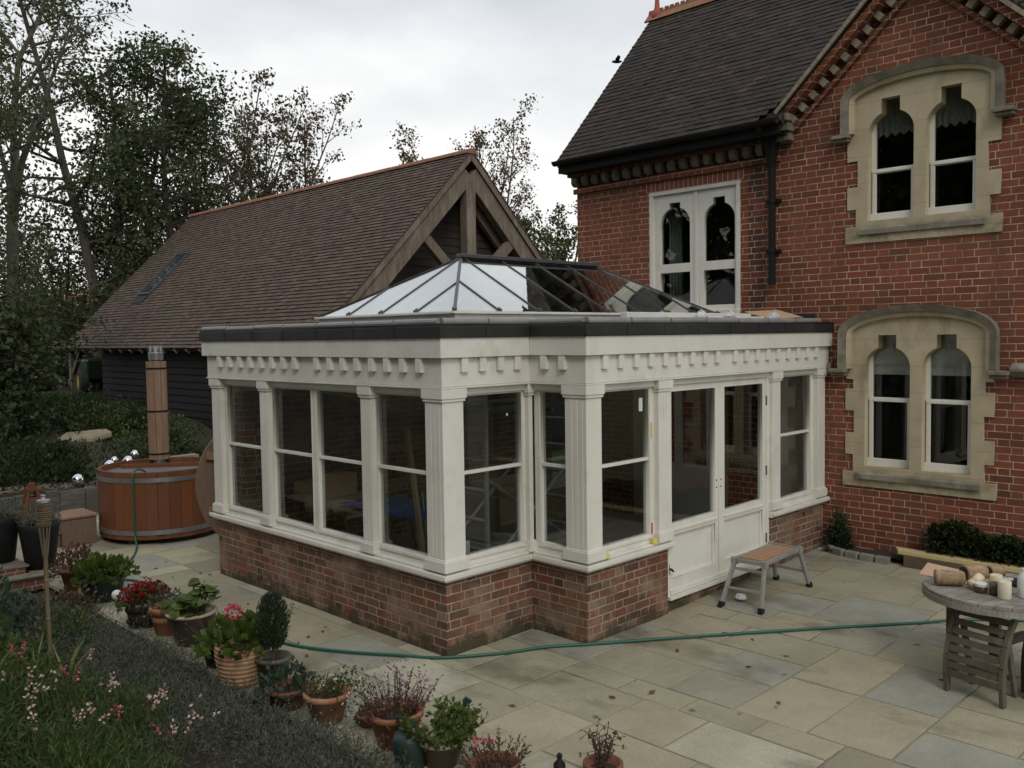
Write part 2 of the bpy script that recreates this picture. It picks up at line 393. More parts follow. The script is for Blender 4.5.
PLY = M('plywood', (.36,.27,.17), (.29,.21,.13), 4, .75)
FLOORCON = M('screed_floor', (.22,.21,.19), (.17,.16,.145), 3, .85, .2, 40)
BAMBOO = M('bamboo', (.19,.145,.085), (.13,.098,.056), 9, .55, .2, 60)
REDTAPE = M('red_tape', (.42,.05,.04), (.36,.04,.03), 9, .5)
YELLOWTAPE = M('yellow_tape', (.62,.52,.10), (.55,.45,.08), 9, .5)
CANE = M('dark_woven_cane', (.17,.12,.07), (.10,.07,.042), 18, .9, .6, 50)
COIR = M('tan_rolled_bark', (.40,.29,.17), (.22,.15,.085), 18, .9, .6, 50, stretch=(1,1,3), dist=.01)
KERB = M('granite_sett', (.24,.23,.20), (.16,.155,.135), 8, .9, .5, 40, tint=.5, dist=.01)
SLATEBLUE = M('rooflight_glass', (.03,.035,.045), (.05,.055,.065), 6, .08)
GRAVEL = M('bark_and_pebbles', (.20,.165,.12), (.10,.08,.055), 30, .95, .9, 45, c3=(.30,.26,.2), dist=.03)
YELLOWRIM = M('yellow_wheel_paint', (.62,.45,.05), (.5,.36,.04), 6, .45)
GREENPAINT = M('dark_green_paint', (.005,.014,.007), (.007,.018,.009), 6, .4)
RUBBER = M('tyre_rubber', (.018,.018,.018), (.03,.03,.03), 9, .8)
BARK = M('tree_bark', (.075,.063,.048), (.045,.038,.03), 4, .95, .6, 14, stretch=(3,3,.7), dist=.02)
PALEBARK = M('grey_green_bark', (.12,.11,.08), (.075,.07,.05), 4, .95, .5, 14, stretch=(3,3,.7), dist=.02)
STEMM = M('plant_stem', (.07,.075,.03), (.10,.085,.05), 20, .8)
WOODSTEM = M('twig', (.09,.06,.04), (.06,.04,.03), 20, .85)
L_DARK = leafmat('dark_evergreen_leaf', (.034,.046,.022), (.060,.080,.034), (.10,.112,.048), .3)
L_OLIVE = leafmat('olive_leaf', (.035,.045,.016), (.07,.08,.026), (.11,.105,.035), .35)
L_BROWN = leafmat('dry_brown_leaf', (.07,.045,.025), (.10,.062,.032), (.085,.07,.03), .25)
L_SHRUB = leafmat('shrub_leaf', (.016,.028,.011), (.03,.05,.018), (.055,.075,.028), .2)
L_LAV = leafmat('grey_lavender_leaf', (.066,.074,.055), (.098,.108,.082), (.14,.148,.114), .15, .75)
L_GREEN = leafmat('fresh_green_leaf', (.042,.070,.014), (.078,.118,.022), (.12,.155,.038), .3)
L_BED = leafmat('bed_green_leaf', (.032,.058,.018), (.06,.095,.027), (.115,.145,.045), .25)
L_ROSE = leafmat('rosemary_leaf', (.022,.036,.018), (.036,.055,.027), (.055,.075,.04), .15)
L_BLUEGREEN = leafmat('blue_green_leaf', (.03,.055,.035), (.045,.075,.045), (.065,.1,.06), .2)
L_HEATH = leafmat('dry_heather_leaf', (.07,.048,.04), (.10,.07,.055), (.13,.10,.075), .2)
L_RED = leafmat('red_tinged_leaf', (.04,.045,.018), (.10,.055,.035), (.17,.075,.055), .25)
L_YEL = leafmat('yellow_green_leaf', (.11,.13,.03), (.18,.19,.05), (.25,.24,.08), .3)
L_GRASS = leafmat('lawn_blade', (.03,.07,.015), (.05,.10,.022), (.075,.13,.03), .3)
P_RED = leafmat('crimson_petal', (.13,.006,.008), (.23,.010,.013), (.33,.025,.025), .2)
P_PINK = leafmat('pink_petal', (.46,.05,.10), (.60,.11,.17), (.62,.25,.28), .25)
P_PALE = leafmat('pale_pink_petal', (.55,.28,.26), (.68,.46,.42), (.76,.66,.60), .3)
P_WHITE = leafmat('white_petal', (.62,.62,.58), (.74,.74,.70), (.78,.78,.74), .3)
P_MAUVE = leafmat('mauve_petal', (.20,.10,.19), (.30,.17,.28), (.38,.26,.34), .25)
L_FALLEN = leafmat('fallen_leaf', (.05,.025,.014), (.12,.045,.022), (.17,.09,.035), .1)

def tilemat(name, pal, stain, lichen=None):
    k = NT(name)
    col = k.ramp(k.tint(), pal)
    n1 = k.noise(.7, None, 6, .65)
    col = k.mix(k.mapr(n1, .45, .72, 0, .7), col, stain)
    col = k.mix(k.mapr(k.noise(30, None, 5, .7), .3, .8, 0, .4), col, tuple(x*.5 for x in pal[0][1]))
    if lichen: col = k.mix(k.mapr(k.noise(9, k.scalevec(1,.45,1), 3, .6), .735, .76, 0, .85), col, lichen); col = k.mix(k.mapr(k.noise(1.6, None, 8, .75), .56, .72, 0, .45), col, (.075,.068,.04))
    k.princ(col, .8, 0, k.bump(k.noise(40, None, 4), .3, .006), .3); return k.m
BARNTILE = tilemat('clay_roof_tile', [(0,(.082,.058,.048)), (.35,(.110,.076,.061)), (.7,(.132,.092,.073)), (1,(.158,.115,.09))], (.10,.085,.055))
HOUSETILE = tilemat('old_dark_roof_tile', [(0,(.024,.0185,.0155)), (.4,(.035,.027,.0225)), (.8,(.045,.033,.027)), (1,(.070,.042,.033))], (.032,.031,.025), (.30,.29,.26))
RIDGETILE = M('terracotta_ridge', (.30,.13,.075), (.21,.09,.055), 5, .85, .3, 40, c3=(.20,.15,.08), dirt=(.12,.10,.06))

def slabmat():
    k = NT('sandstone_flag')
    t = k.tint()
    off = k.n('ShaderNodeVectorMath'); off.operation = 'MULTIPLY_ADD'; k.set(off.inputs[0], k.n('ShaderNodeCombineXYZ', i_0=t, i_1=t, i_2=t)); off.inputs[1].default_value = (37., 53., 91.); k.set(off.inputs[2], k.pos()); sv = off.outputs[0]
    pal = [(.0,(.365,.340,.232)), (.16,(.41,.365,.248)), (.32,(.34,.322,.242)), (.44,(.43,.385,.262)), (.56,(.335,.332,.275)), (.66,(.385,.350,.245)), (.80,(.50,.47,.355)), (.92,(.31,.275,.19))]
    col = k.ramp(t, pal, 'CONSTANT')
    n1 = k.noise(1.9, sv, 7, .62)
    col = k.mix(k.mapr(n1, .35, .7, 0, .55), col, (.22,.20,.135))
    col = k.mix(k.mapr(k.noise(4.2, sv, 9, .72), .53, .72, 0, .5), col, (.44,.405,.295))
    col = k.mix(k.mapr(k.noise(55, None, 4), .35, .7, 0, .25), col, (.10,.095,.08))
    # damp and algae patches with outlines of their own
    wet = k.mapr(k.noise(.75, k.scalevec(1.2, .8, 1), 7, .6), .55, .64)
    col = k.mix(k.math('MULTIPLY', wet, .55), col, (.085,.075,.05))
    p = k.princ(col, k.mapr(wet, 0, 1, .78, .55), 0, k.bump(k.math('ADD', k.noise(7, sv, 6), k.math('MULTIPLY', k.noise(60, None, 3), .25)), .8, .014), .35)
    return k.m
SLAB = slabmat()
JOINT = M('paving_joint', (.31,.28,.195), (.20,.175,.115), 1.6, .95, .4, 60, c3=(.045,.038,.024))
LAWN = M('rough_grass_ground', (.035,.055,.018), (.055,.07,.024), 5, .95, .6, 30, dist=.03)
EARTH = M('garden_earth', (.035,.038,.018), (.055,.045,.028), 3, .95, .8, 20, dist=.04)

# ------------------------------------------------------------------ ground
def gz(x, y): return .035*max(0., x-2.2)
def ground():
    mb = MB(); r = 700
    mb.add([(-r,-r,-.09),(r,-r,-.09),(r,r,-.09),(-r,r,-.09)], [(0,1,2,3)])
    struct(mb.build('ground', LAWN))
ground()
def patio():
    X0, X1, Y0, Y1, g = -1.50, 5.42, -7.0, 8.7, .275
    nx, ny = int((X1-X0)/g), int((Y1-Y0)/g)
    used = [[False]*ny for _ in range(nx)]
    sizes = [(3,2),(2,3),(3,3),(2,2),(3,2),(2,3),(4,3),(3,4),(2,1),(1,2),(4,2),(1,1)]
    rn = random.Random(5); mb = MB()
    for j in range(ny):
        for i in range(nx):
            if used[i][j]: continue
            opts = [s for s in sizes if i+s[0] <= nx and j+s[1] <= ny and not any(used[i+a][j+b] for a in range(s[0]) for b in range(s[1]))]
            wts = [{9:3.2,12:1.6,6:4,8:.5,4:2.6,2:.6,1:.3}[s[0]*s[1]] for s in opts]
            s = rn.choices(opts, wts)[0]
            for a in range(s[0]):
                for b in range(s[1]): used[i+a][j+b] = True
            e = .0095
            x0, x1 = X0+i*g+e+rn.uniform(-.004,.004), X0+(i+s[0])*g-e+rn.uniform(-.004,.004)
            y0, y1 = Y0+j*g+e+rn.uniform(-.004,.004), Y0+(j+s[1])*g-e+rn.uniform(-.004,.004)
            if x0 > .1 and y0 > .1 and y1 < 3.7: continue
            z = rn.uniform(-.003, .003); tx, ty = rn.uniform(-.003,.003), rn.uniform(-.003,.003)
            def P(x, y, dz=0): return (x, y, gz(x, y)+z+tx*(x-x0)+ty*(y-y0)+dz)
            # slightly irregular riven outline
            def edge(a, b, n):
                out = []
                for q in range(n):
                    f = q/n; jx = rn.uniform(-.0035,.0035); jy = rn.uniform(-.0035,.0035)
                    out.append((a[0]+(b[0]-a[0])*f+jx, a[1]+(b[1]-a[1])*f+jy))
                return out
            ring = edge((x0,y0),(x1,y0),5)+edge((x1,y0),(x1,y1),5)+edge((x1,y1),(x0,y1),5)+edge((x0,y1),(x0,y0),5)
            cx, cy = (x0+x1)/2, (y0+y1)/2; n = len(ring)
            top = [P(cx+(x-cx)*(1-.006/max(.2,x1-x0)), cy+(y-cy)*(1-.006/max(.2,y1-y0))) for x, y in ring]
            mid = [P(x, y, -.003) for x, y in ring]; bot = [P(x, y, -.045) for x, y in ring]
            fs = [tuple(range(n))] + [(n+q, n+(q+1)%n, (q+1)%n, q) for q in range(n)] + [(2*n+q, 2*n+(q+1)%n, n+(q+1)%n, n+q) for q in range(n)]
            mb.add(top+mid+bot, fs, rn.random())
    struct(mb.build('patio', SLAB))
    jb = MB(); xs = [X0-.02, 2.2, X1]
    vs = []; 
    for x in xs: vs += [(x, Y0, gz(x,0)-.0055), (x, Y1, gz(x,0)-.0055)]
    jb.add(vs, [(0,2,3,1),(2,4,5,3)]); struct(jb.build('patio_bedding', JOINT))
patio()
def smooth(t): t = max(0., min(1., t)); return t*t*(3-2*t)
def bedz(x, y): return -.03 + .30*smooth((-1.75-x)/2.6) + .03*math.sin(x*5+y*3)
def bankz(x, y): return .36 + .75*smooth((y-8.8)/7.) + .05*math.sin(x*1.7+y) + .03*math.sin(2.9*y-x)
def sheet(name, mat, x0, x1, y0, y1, nx, ny, zf, skirt=.6, kind='structure'):
    mb = MB(); vs = []; fs = []
    for i in range(nx+1):
        for j in range(ny+1):
            x = x0+(x1-x0)*i/nx; y = y0+(y1-y0)*j/ny; vs.append((x, y, zf(x, y)))
    for i in range(nx):
        for j in range(ny):
            a = i*(ny+1)+j; fs.append((a, a+ny+1, a+ny+2, a+1))
    mb.add(vs, fs)
    for i in range(nx):     # front skirt
        x, xx = x0+(x1-x0)*i/nx, x0+(x1-x0)*(i+1)/nx
        mb.add([(x,y0,zf(x,y0)),(xx,y0,zf(xx,y0)),(xx,y0,-.2),(x,y0,-.2)], [(3,2,1,0)])
    return struct(mb.build(name, mat, smooth=True), kind)
sheet('flower_bed_ground', BED, -8, -1.525, -5.2, 4.7, 40, 60, bedz)
sheet('garden_bank', EARTH, -9, 30, 8.8, 60, 70, 90, bankz)
sheet('house_border_ground', BED, 5.0, 5.36, -4.6, -.85, 4, 20, lambda x, y: .15+.02*math.sin(y*7))
# ------------------------------------------------------------------ brick house
XH = 5.3
def WX(x0):           # (u, v, w) -> point, plate facing -x with its face at x0
    return lambda u, v, w: (x0 + w, u, v)
def WY(y0):
    return lambda u, v, w: (u, y0 + w, v)
def rect(a, b, c, d): return [(a,c),(b,c),(b,d),(a,d)]
def arch_light(yc, h, zb, zs, nh, nt, n=10):
    """light with a round head broken by a square notch"""
    pts = [(yc-h, zb), (yc+h, zb), (yc+h, zs)]
    a0 = math.acos(nh/h)
    pts += [(yc+h*math.cos(a), zs+h*.93*math.sin(a)) for a in [a0*i/n for i in range(1, n+1)]]
    zt = zs+h*.93*math.sin(a0)
    pts += [(yc+nh, nt), (yc-nh, nt)]
    pts += [(yc+h*math.cos(PI-a), zs+h*.93*math.sin(a)) for a in [a0*i/n for i in range(n, 0, -1)]]
    pts += [(yc-h, zs)]
    return pts

house = thing('brick_house', 'red brick Victorian house with gable, stone mullioned windows and dark tiled roof', 'house', (7.2, 0, 0))
GY, GH, GZ0, GZ1 = -1.80, 1.50, 5.14, 6.50     # gable centre, half width, foot and apex of the wall
SW = [(-1.81, 3.61, 0.0), (-1.79, .86, 0.0)]
def house_walls():
    outer = [(3.06,0),(3.06,4.96),(GY+GH,4.96),(GY+GH,GZ0),(GY,GZ1),(GY-GH,GZ0),(GY-GH,0)]
    outer = outer[::-1]
    holes = [rect(-2.46,-1.15,3.72,5.22), rect(-2.44,-1.14,.98,2.62), rect(.385,1.755,2.88,4.52)]
    plate('wall', outer, holes, WX(XH), .32, HOUSEBRICK, house)
    mb = MB()      # far gable end, back and side walls
    X1 = 9.17
    mb.prism([(XH+.32,2.76,0),(X1,2.76,0),(X1,2.76,4.96),(7.24,2.76,7.35),(XH+.32,2.76,4.96)], (0,.30,0))
    mb.box(X1-.3, X1, -3.3, 2.76, 0, 4.96)
    mb.box(XH+.32, X1-.3, -3.3, -3.0, 0, 5.0)
    mb.build('wall', HOUSEBRICK, house)
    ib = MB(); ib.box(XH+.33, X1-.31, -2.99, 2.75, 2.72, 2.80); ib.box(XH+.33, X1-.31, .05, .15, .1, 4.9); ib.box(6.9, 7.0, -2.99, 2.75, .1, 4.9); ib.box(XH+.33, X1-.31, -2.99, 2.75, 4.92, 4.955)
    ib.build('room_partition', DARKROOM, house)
    # header course over the white window (soldier bricks)
    sb = MB(); rn = random.Random(3)
    n = 20
    for i in range(n):
        y = .33 + (1.81-.33)*(i+.5)/n
        sb.box(XH-.004, XH+.045, y-.031, y+.031, 4.537, 4.743, rn.random())
    mo = MB(); mo.box(XH-.0015, XH+.04, .325, 1.815, 4.53, 4.75); mo.build('soldier_mortar', M('pale_mortar', (.58,.46,.36), (.48,.38,.3), 9, .9), house)
    sb.build('soldier_course', M('soldier_brick', (.27,.085,.05), (.19,.06,.04), 9, .85, .2, 60, tint=.6), house)
    # string band, corbel course and eaves band under the wing gutter
    cb = MB(); cb.box(XH-.05, XH-.002, GY+GH+.12, 3.09, 4.665, 4.735); cb.box(XH-.135, XH-.002, GY+GH+.12, 3.13, 4.90, 5.0)
    cb.build('eaves_band', HOUSEBRICK, house)
    i = 0; y = -.12
    while y < 3.06:
        k = MB(); 
        k.prism([(XH-.002,y-.04,4.765),(XH-.06,y-.04,4.765),(XH-.105,y-.04,4.805),(XH-.105,y-.04,4.895),(XH-.002,y-.04,4.895)], (0,.08,0), RND.random())
        k.build('corbel', STONEDARK if i % 1 == 0 else HOUSEBRICK, house); y += .186; i += 1
house_walls()

CLX = M('corbel_stone', (.33,.28,.20), (.24,.205,.15), 7, .9, .3, 50)
def gable_verge():
    rn = random.Random(8)
    for s in (1, -1):
        a = V((XH, GY+s*(GH+.03), GZ0+.0)); b = V((XH, GY, GZ1+.03)); d = (b-a); L = d.length; d.normalize()
        n = V((0, d.z*s, abs(d.y))); n = V((0, s*d.z, -s*d.y)); n.normalize()
        if n.z < 0: n = -n
        # two brick bands with stone dentils between them
        mb = MB()
        mb.prism([V((XH-.05,0,0))+V((0,p.y,p.z)) for p in (a-n*.185-d*.1, b-n*.185, b-n*.138, a-n*.138-d*.1)], (.048,0,0))
        mb.prism([V((XH-.20,0,0))+V((0,p.y,p.z)) for p in (a-n*.032-d*.16, b-n*.032, b+n*.045, a+n*.045-d*.16)], (.198,0,0))
        mb.build('verge_band', HOUSEBRICK, house)
        m = int(L/.165)
        for i in range(m):
            c = a + d*(L*(i+.35)/m) - n*.085
            k = MB(); k.obox((XH-.055, c.y, c.z), (.053,0,0), d*.036, n*.046, rn.random()); k.build('verge_dentil', CLX, house)
        # kneeler at the foot of the verge
        k = MB(); y = a.y
        k.box(XH-.20, XH-.002, y-.10, y+.16, GZ0-.16, GZ0-.06); k.box(XH-.13, XH-.002, y-.08, y+.12, GZ0-.26, GZ0-.165); k.box(XH-.24, XH-.002, y-.12, y+.20, GZ0-.055, GZ0+.03)
        k.build('kneeler', STONEDARK, house, bevel=.01)
gable_verge()

def tile_slope(mb, o, u, s, W, L, gauge=.1, tw=.165, thick=.014, rn=RND, clip=None, lift=.0, jit=.004, tfun=None):
    """courses of single tiles over a slope: o eave corner, u unit along the eave, s unit up the slope"""
    o, u, s = V(o), V(u), V(s); nrm = u.cross(s)
    if nrm.z < 0: nrm = -nrm
    rows = int(L/gauge)
    for r in range(rows):
        off = (r % 2)*tw/2; k = 0; x = -off
        while x < W:
            x0, x1 = max(0, x+.0015), min(W, x+tw-.0015); x += tw
            if x1-x0 < .02: continue
            xc = (x0+x1)/2
            if clip and not clip(xc, r*gauge): continue
            j = rn.uniform(-jit, jit)
            base = o + s*(r*gauge + j)
            h0 = thick + rn.uniform(0, .007) + lift; h1 = .001+lift; ex = rn.uniform(-.003,.003)
            a = base + u*x0 + nrm*(h0+ex); b = base + u*x1 + nrm*(h0-ex)
            c = base + u*x1 + s*(gauge*1.12) + nrm*h1; d = base + u*x0 + s*(gauge*1.12) + nrm*h1
            e = base + u*x0 - nrm*.002; f = base + u*x1 - nrm*.002
            t = rn.random() if tfun is None else tfun(xc, r*gauge, rn)
            mb.add([a,b,c,d,e,f], [(0,1,2,3),(4,5,1,0),(4,0,3),(1,5,2)], t)

def house_roof():
    rn = random.Random(21)
    # wing: eave at x 4.93, ridge at x 7.24
    e = V((4.93, -4.2, 5.10)); r = V((7.24, -4.2, 7.66)); s = (r-e); L = s.length; s.normalize()
    W = 3.12+4.2
    gy = GY+4.2
    def clip(x, t):   # leave out what lies under the front gable's roof
        y = -4.2+x; z = 5.10 + s.z*t
        return abs(y-GY) > (6.74-z)*1.08-.05 or z > 6.8
    mb = MB(); tile_slope(mb, e, (0,1,0), s, W, L, rn=rn, clip=clip, tw=.165, gauge=.098, thick=.008)
    roof = mb.build('roof', HOUSETILE, house)
    bk = MB(); n = V((-s.z, 0, s.x))
    for sgn in (1,):
        bk.prism([e+V((0.02,W,0))-n*.03, r+V((0,W,0))-n*.03, r+V((0,W,0))-n*.10, e+V((0.02,W,0))-n*.10], (0,-(3.12-GY-1.45),0))
    r2 = V((9.55, -4.2, 5.10))
    bk.prism([r2+V((0,W,0)), r+V((0,W,-.02)), r+V((0,W,-.1)), r2+V((0,W,-.08))], (0,-W,0))
    bk.build('roof_boarding', HOUSETILE, roof)
    # barge edge under the far verge
    vb = MB(); vb.bar(e+V((.03,W-.03,-.09)), r+V((0,W-.03,-.09)), .05, .10, up=n); vb.build('barge_board', DARKOAK, roof)
    # crested ridge tiles
    y = -4.0
    while y < 3.0:
        k = MB(); z = 7.66
        k.prism([(7.24-.13,y,z-.09),(7.24,y,z+.055),(7.24+.13,y,z-.09),(7.24+.10,y,z-.10),(7.24,y,z+.02),(7.24-.10,y,z-.10)], (0,.295,0))
        for q in range(3):
            yy = y+.05+q*.098
            k.prism([(7.225,yy-.046,z+.04),(7.225,yy+.046,z+.04),(7.225,yy+.03,z+.105),(7.225,yy-.03,z+.105)], (.03,0,0))
        k.build('ridge_tile', RIDGETILE, roof); y += .30
    k = MB(); k.lathe([(.10,-.1),(.09,.05),(.045,.12),(.03,.3),(.034,.42),(.06,.46),(.03,.5),(.024,.75),(.05,.82),(.0,.95)], (7.24,3.03,7.66), 10)
    k.build('finial', M('finial_terracotta', (.34,.07,.045), (.27,.055,.035), 8, .7), roof, smooth=True)
    # front gable roof
    for sgn in (1, -1):
        f = V((XH-.25, GY+sgn*1.58, 5.20)); a = V((XH-.25, GY, 6.70)); s2 = (a-f); L2 = s2.length; s2.normalize()
        g = MB(); tile_slope(g, f, (1,0,0), s2, 2.2 if sgn > 0 else 3.2, L2, rn=rn, gauge=.098)
        n2 = V((0, sgn*s2.z, abs(s2.y))); 
        g.prism([f+V((.004,0,0))-n2*.004, a+V((.004,0,0))-n2*.004, a+V((.004,0,0))-n2*.05, f+V((.004,0,0))-n2*.05], (2.2,0,0), .2)
        gr = g.build('gable_roof', HOUSETILE, house)
        # pale mortared tile undercloak seen along the verge edge
        uc = MB(); m = int(L2/.10)
        for i in range(m):
            c = f + s2*(L2*(i+.5)/m) - n2*.028
            uc.obox(c+V((-.012,0,0)), (.012,0,0), s2*(L2/m*.5-.002), n2*.022, rn.random())
        uc.build('undercloak', M('undercloak_mortar_%s' % ('a' if sgn > 0 else 'b'), (.30,.26,.19), (.20,.17,.125), 8, .9, tint=.6), gr)
house_roof()

def house_gutter():
    mb = MB(); x, z = 4.90, 5.09; y0, y1 = -.34, 3.14
    pts = [(x+.062*math.cos(a), z+.062*math.sin(a)) for a in [PI+PI*i/8 for i in range(9)]]
    pts = pts + [(p[0]*.0+x+.052*math.cos(a), z+.052*math.sin(a)) for p, a in zip(pts, [2*PI-PI*i/8 for i in range(9)])]
    mb.prism([(a, y0, b) for a, b in pts], (0, y1-y0, 0))
    gu = mb.build('gutter', BLACKMETAL, house)
    fb = MB(); fb.box(4.965, 4.985, y0+.02, y1-.02, 4.93, 5.125); fb.box(4.985, XH-.14, y0+.02, y1-.02, 4.935, 4.95); fb.build('fascia_board', BLACKMETAL, house)
    d = MB(); yp = -.10
    d.lathe([(.035,4.60),(.04,4.62),(.085,4.80),(.10,4.86),(.10,4.93),(.085,4.93)], (XH-.09, yp, 0), 12)
    d.tube([(4.90,yp,5.06),(4.93,yp,5.0),(XH-.12,yp,4.93),(XH-.09,yp,4.88)], .04, 10)
    d.tube([(XH-.075,yp,4.64),(XH-.075,yp,3.32),(XH-.075,yp,3.2)], [.042,.042,.046], 12)
    for z in (4.2, 3.6): d.lathe([(.05,z-.03),(.052,z),(.05,z+.03)], (XH-.075,yp,0), 12); d.box(XH-.06,XH-.002,yp-.09,yp+.09,z-.02,z+.02)
    d.build('downpipe', BLACKMETAL, house, smooth=False)
house_gutter()

def stone_window(yc, zsb, zlb, zmeet, zs, nt, hoodz, hoodc, hoodt, lower):
    """pair of round headed sashes in a toothed stone surround under a hood mould"""
    H = .25; off = .315
    zst = zlb-.05
    outer_r = [(.82,zsb),(.82,zst),(.70,zst),(.70,zst+.19),(.80,zst+.19),(.80,zst+.44),(.68,zst+.44),(.68,zst+.73),(.80,zst+.73)]
    if lower: outer_r = [(.82,zsb),(.82,zst-.02),(.70,zst-.02),(.70,zst+.17),(.79,zst+.17),(.79,zst+.42),(.69,zst+.42),(.69,zst+.67),(.79,zst+.67),(.79,zst+.92),(.70,zst+.92),(.70,hoodz-.12),(.78,hoodz-.12)]
    top = outer_r[-1][0]
    outer_r = outer_r + [(top, hoodc)]
    rise = hoodt-hoodc-.06
    arc = [(top*math.cos(PI*0+PI*i/16), hoodc+rise*math.sin(PI*i/16)**.8) for i in range(1, 16)]
    outer = [(yc+a, b) for a, b in outer_r] + [(yc+a, b) for a, b in arc] + [(yc-a, b) for a, b in reversed(outer_r)]
    holes = [arch_light(yc+s*off, H, zlb, zs, .10, nt) for s in (-1, 1)]
    sur = plate('stone_surround', outer, holes, WX(XH-.022), .20, STONE, house)
    mb = MB()      # sloping sill with stools, moss-dark
    mb.prism([(XH-.05,yc-.66,zst-.10),(XH-.05,yc+.66,zst-.10),(XH-.05,yc+.66,zst-.045),(XH-.05,yc-.66,zst-.045)], (.024,0,0))
    mb.add([(XH-.05,yc-.66,zst-.045),(XH-.05,yc+.66,zst-.045),(XH+.10,yc+.66,zlb+.015),(XH+.10,yc-.66,zlb+.015)], [(0,1,2,3)])
    mb.build('sill', STONEDARK, sur)
    # chamfered mullion face
    # hood mould: two stepped bands that follow the arch, drop at the sides and return outwards
    def path(r):
        a = .835-r; b = hoodc; p = [(a, hoodz), (a, b)] 
        rs = rise+.06-r
        q = [(a*math.cos(PI*i/24), b+rs*math.sin(PI*i/24)**.8) for i in range(1, 24)]
        return p + q + [(-a, b), (-a, hoodz)]
    for r, w, dpt, m in ((0.0, .075, .14, STONEDARK), (.078, .045, .09, STONE)):
        hb = MB(); pa = path(r)
        L = len(pa); vs = []
        for i in range(L):
            p0, p1 = V((*pa[max(0,i-1)],0)), V((*pa[min(L-1,i+1)],0)); d = (p1-p0).normalized(); n = V((d.y,-d.x,0))
            p = V((*pa[i],0)); q = p - n*w if False else p + n*(-w)
            for (pp, x) in ((p, XH-.022), (p, XH-dpt), (q, XH-dpt*.75), (q, XH-.022)): vs.append((x, yc+pp.x, pp.y))
        fs = []
        for i in range(L-1):
            for k in range(4): fs.append((i*4+k, i*4+(k+1)%4, i*4+4+(k+1)%4, i*4+4+k))
        fs += [(3,2,1,0), ((L-1)*4, (L-1)*4+1, (L-1)*4+2, (L-1)*4+3)]
        hb.add(vs, fs); hb.build('hood_mould', m, sur)
    for sg in (1, -1):
        st = MB(); a, b = sorted((yc+sg*.745, yc+sg*.945)); st.box(XH-.145, XH-.003, a, b, hoodz-.045, hoodz); st.box(XH-.115, XH-.003, a+.015, b-.015, hoodz-.08, hoodz-.046); st.build('label_stop', STONEDARK, sur, bevel=.008)
    # sashes behind each light
    for s in (-1, 1):
        c = yc+s*off; a, b = c-H-.015, c+H+.015; x0 = XH+.085
        frame = plate('sash_frame', rect(a, b, zlb-.02, nt+.03), [rect(a+.055, b-.055, zlb+.045, zmeet-.025), rect(a+.055, b-.055, zmeet+.025, nt+.0)], WX(x0), .05, WHITE, house)
        k = MB(); k.box(x0-.03, x0-.002, a+.03, b-.03, zmeet-.022, zmeet+.018); k.box(x0-.028, x0-.002, a+.01, b-.01, zlb-.02, zlb+.085); k.box(x0-.026, x0-.002, a+.03, a+.075, zlb+.05, zmeet-.02); k.box(x0-.026, x0-.002, b-.075, b-.03, zlb+.05, zmeet-.02)
        k.build('lower_sash', WHITE, frame, bevel=.006)
        p = MB(); p.box(x0+.022, x0+.026, a+.05, b-.05, zlb, nt-.002); p.build('pane', DARKGLASS, frame)
        bl = MB()
        if lower:
            zb_ = 2.13; n = 12
            for i in range(n):
                z0, z1 = zb_+(nt-.01-zb_)*i/n, zb_+(nt-.01-zb_)*(i+1)/n
                bl.box(x0+.075+.006*(i%3), x0+.09+.006*(i%3), a+.03, b-.03, z0, z1)
            bl.build('roman_blind', BLIND, house)
        else:
            vs = []; n = 24
            for i in range(n+1):
                y = a+.03+(b-a-.06)*i/n; x = x0+.09+.008*math.sin(i*1.9)
                vs += [(x, y, 4.80+.02*math.sin(i*1.3)), (x, y, nt)]
            bl.add(vs, [(2*i,2*i+2,2*i+3,2*i+1) for i in range(n)]); bl.build('lace_pelmet', LACE, house)
stone_window(-1.81, 3.61, 3.85, 4.40, 4.80, 5.17, 4.83, 5.16, 5.46, False)
stone_window(-1.79, .86, 1.10, 1.85, 2.22, 2.575, 2.20, 2.56, 2.90, True)

def white_window():
    y0, y1, z0, z1 = .40, 1.74, 2.89, 4.505
    lights = []
    cs = ((.40+.27+.01, .205), (1.74-.30, .225))
    pos = [(.70, .228), (1.375, .235)]
    holes = []
    for c, h in pos:
        holes.append(arch_light(c, h, 3.555, 4.08, .085, 4.36)); holes.append(rect(c-h, c+h, 2.99, 3.44))
    fr = plate('timber_window', rect(y0, y1, z0, z1), holes, WX(XH+.03), .06, WHITE, house)
    k = MB(); k.box(XH-.012, XH+.05, y0-.03, y1+.03, z1-.03, z1+.02); k.box(XH-.012, XH+.05, y0-.025, y0+.035, z0, z1-.03); k.box(XH-.012, XH+.05, y1-.035, y1+.025, z0, z1-.03); k.box(XH-.05, XH+.05, y0-.02, y1+.02, z0-.05, z0+.03); k.box(XH+.012, XH+.028, 1.015, 1.065, z0+.03, z1-.03)
    k.build('window_frame', WHITE, fr, bevel=.005)
    for c, h in pos:
        p = MB(); p.box(XH+.065, XH+.069, c-h-.02, c+h+.02, 2.97, 4.40); p.build('pane', DARKGLASS, fr)
    d = MB(); vs = []; n = 16
    for i in range(n+1):
        y = 1.45+.2*i/n; x = XH+.30+.03*math.sin(i*1.6); vs += [(x,y,2.9),(x,y,4.5)]
    d.add(vs, [(2*i,2*i+2,2*i+3,2*i+1) for i in range(n)]); d.build('curtain', DRAPE, house)
white_window()
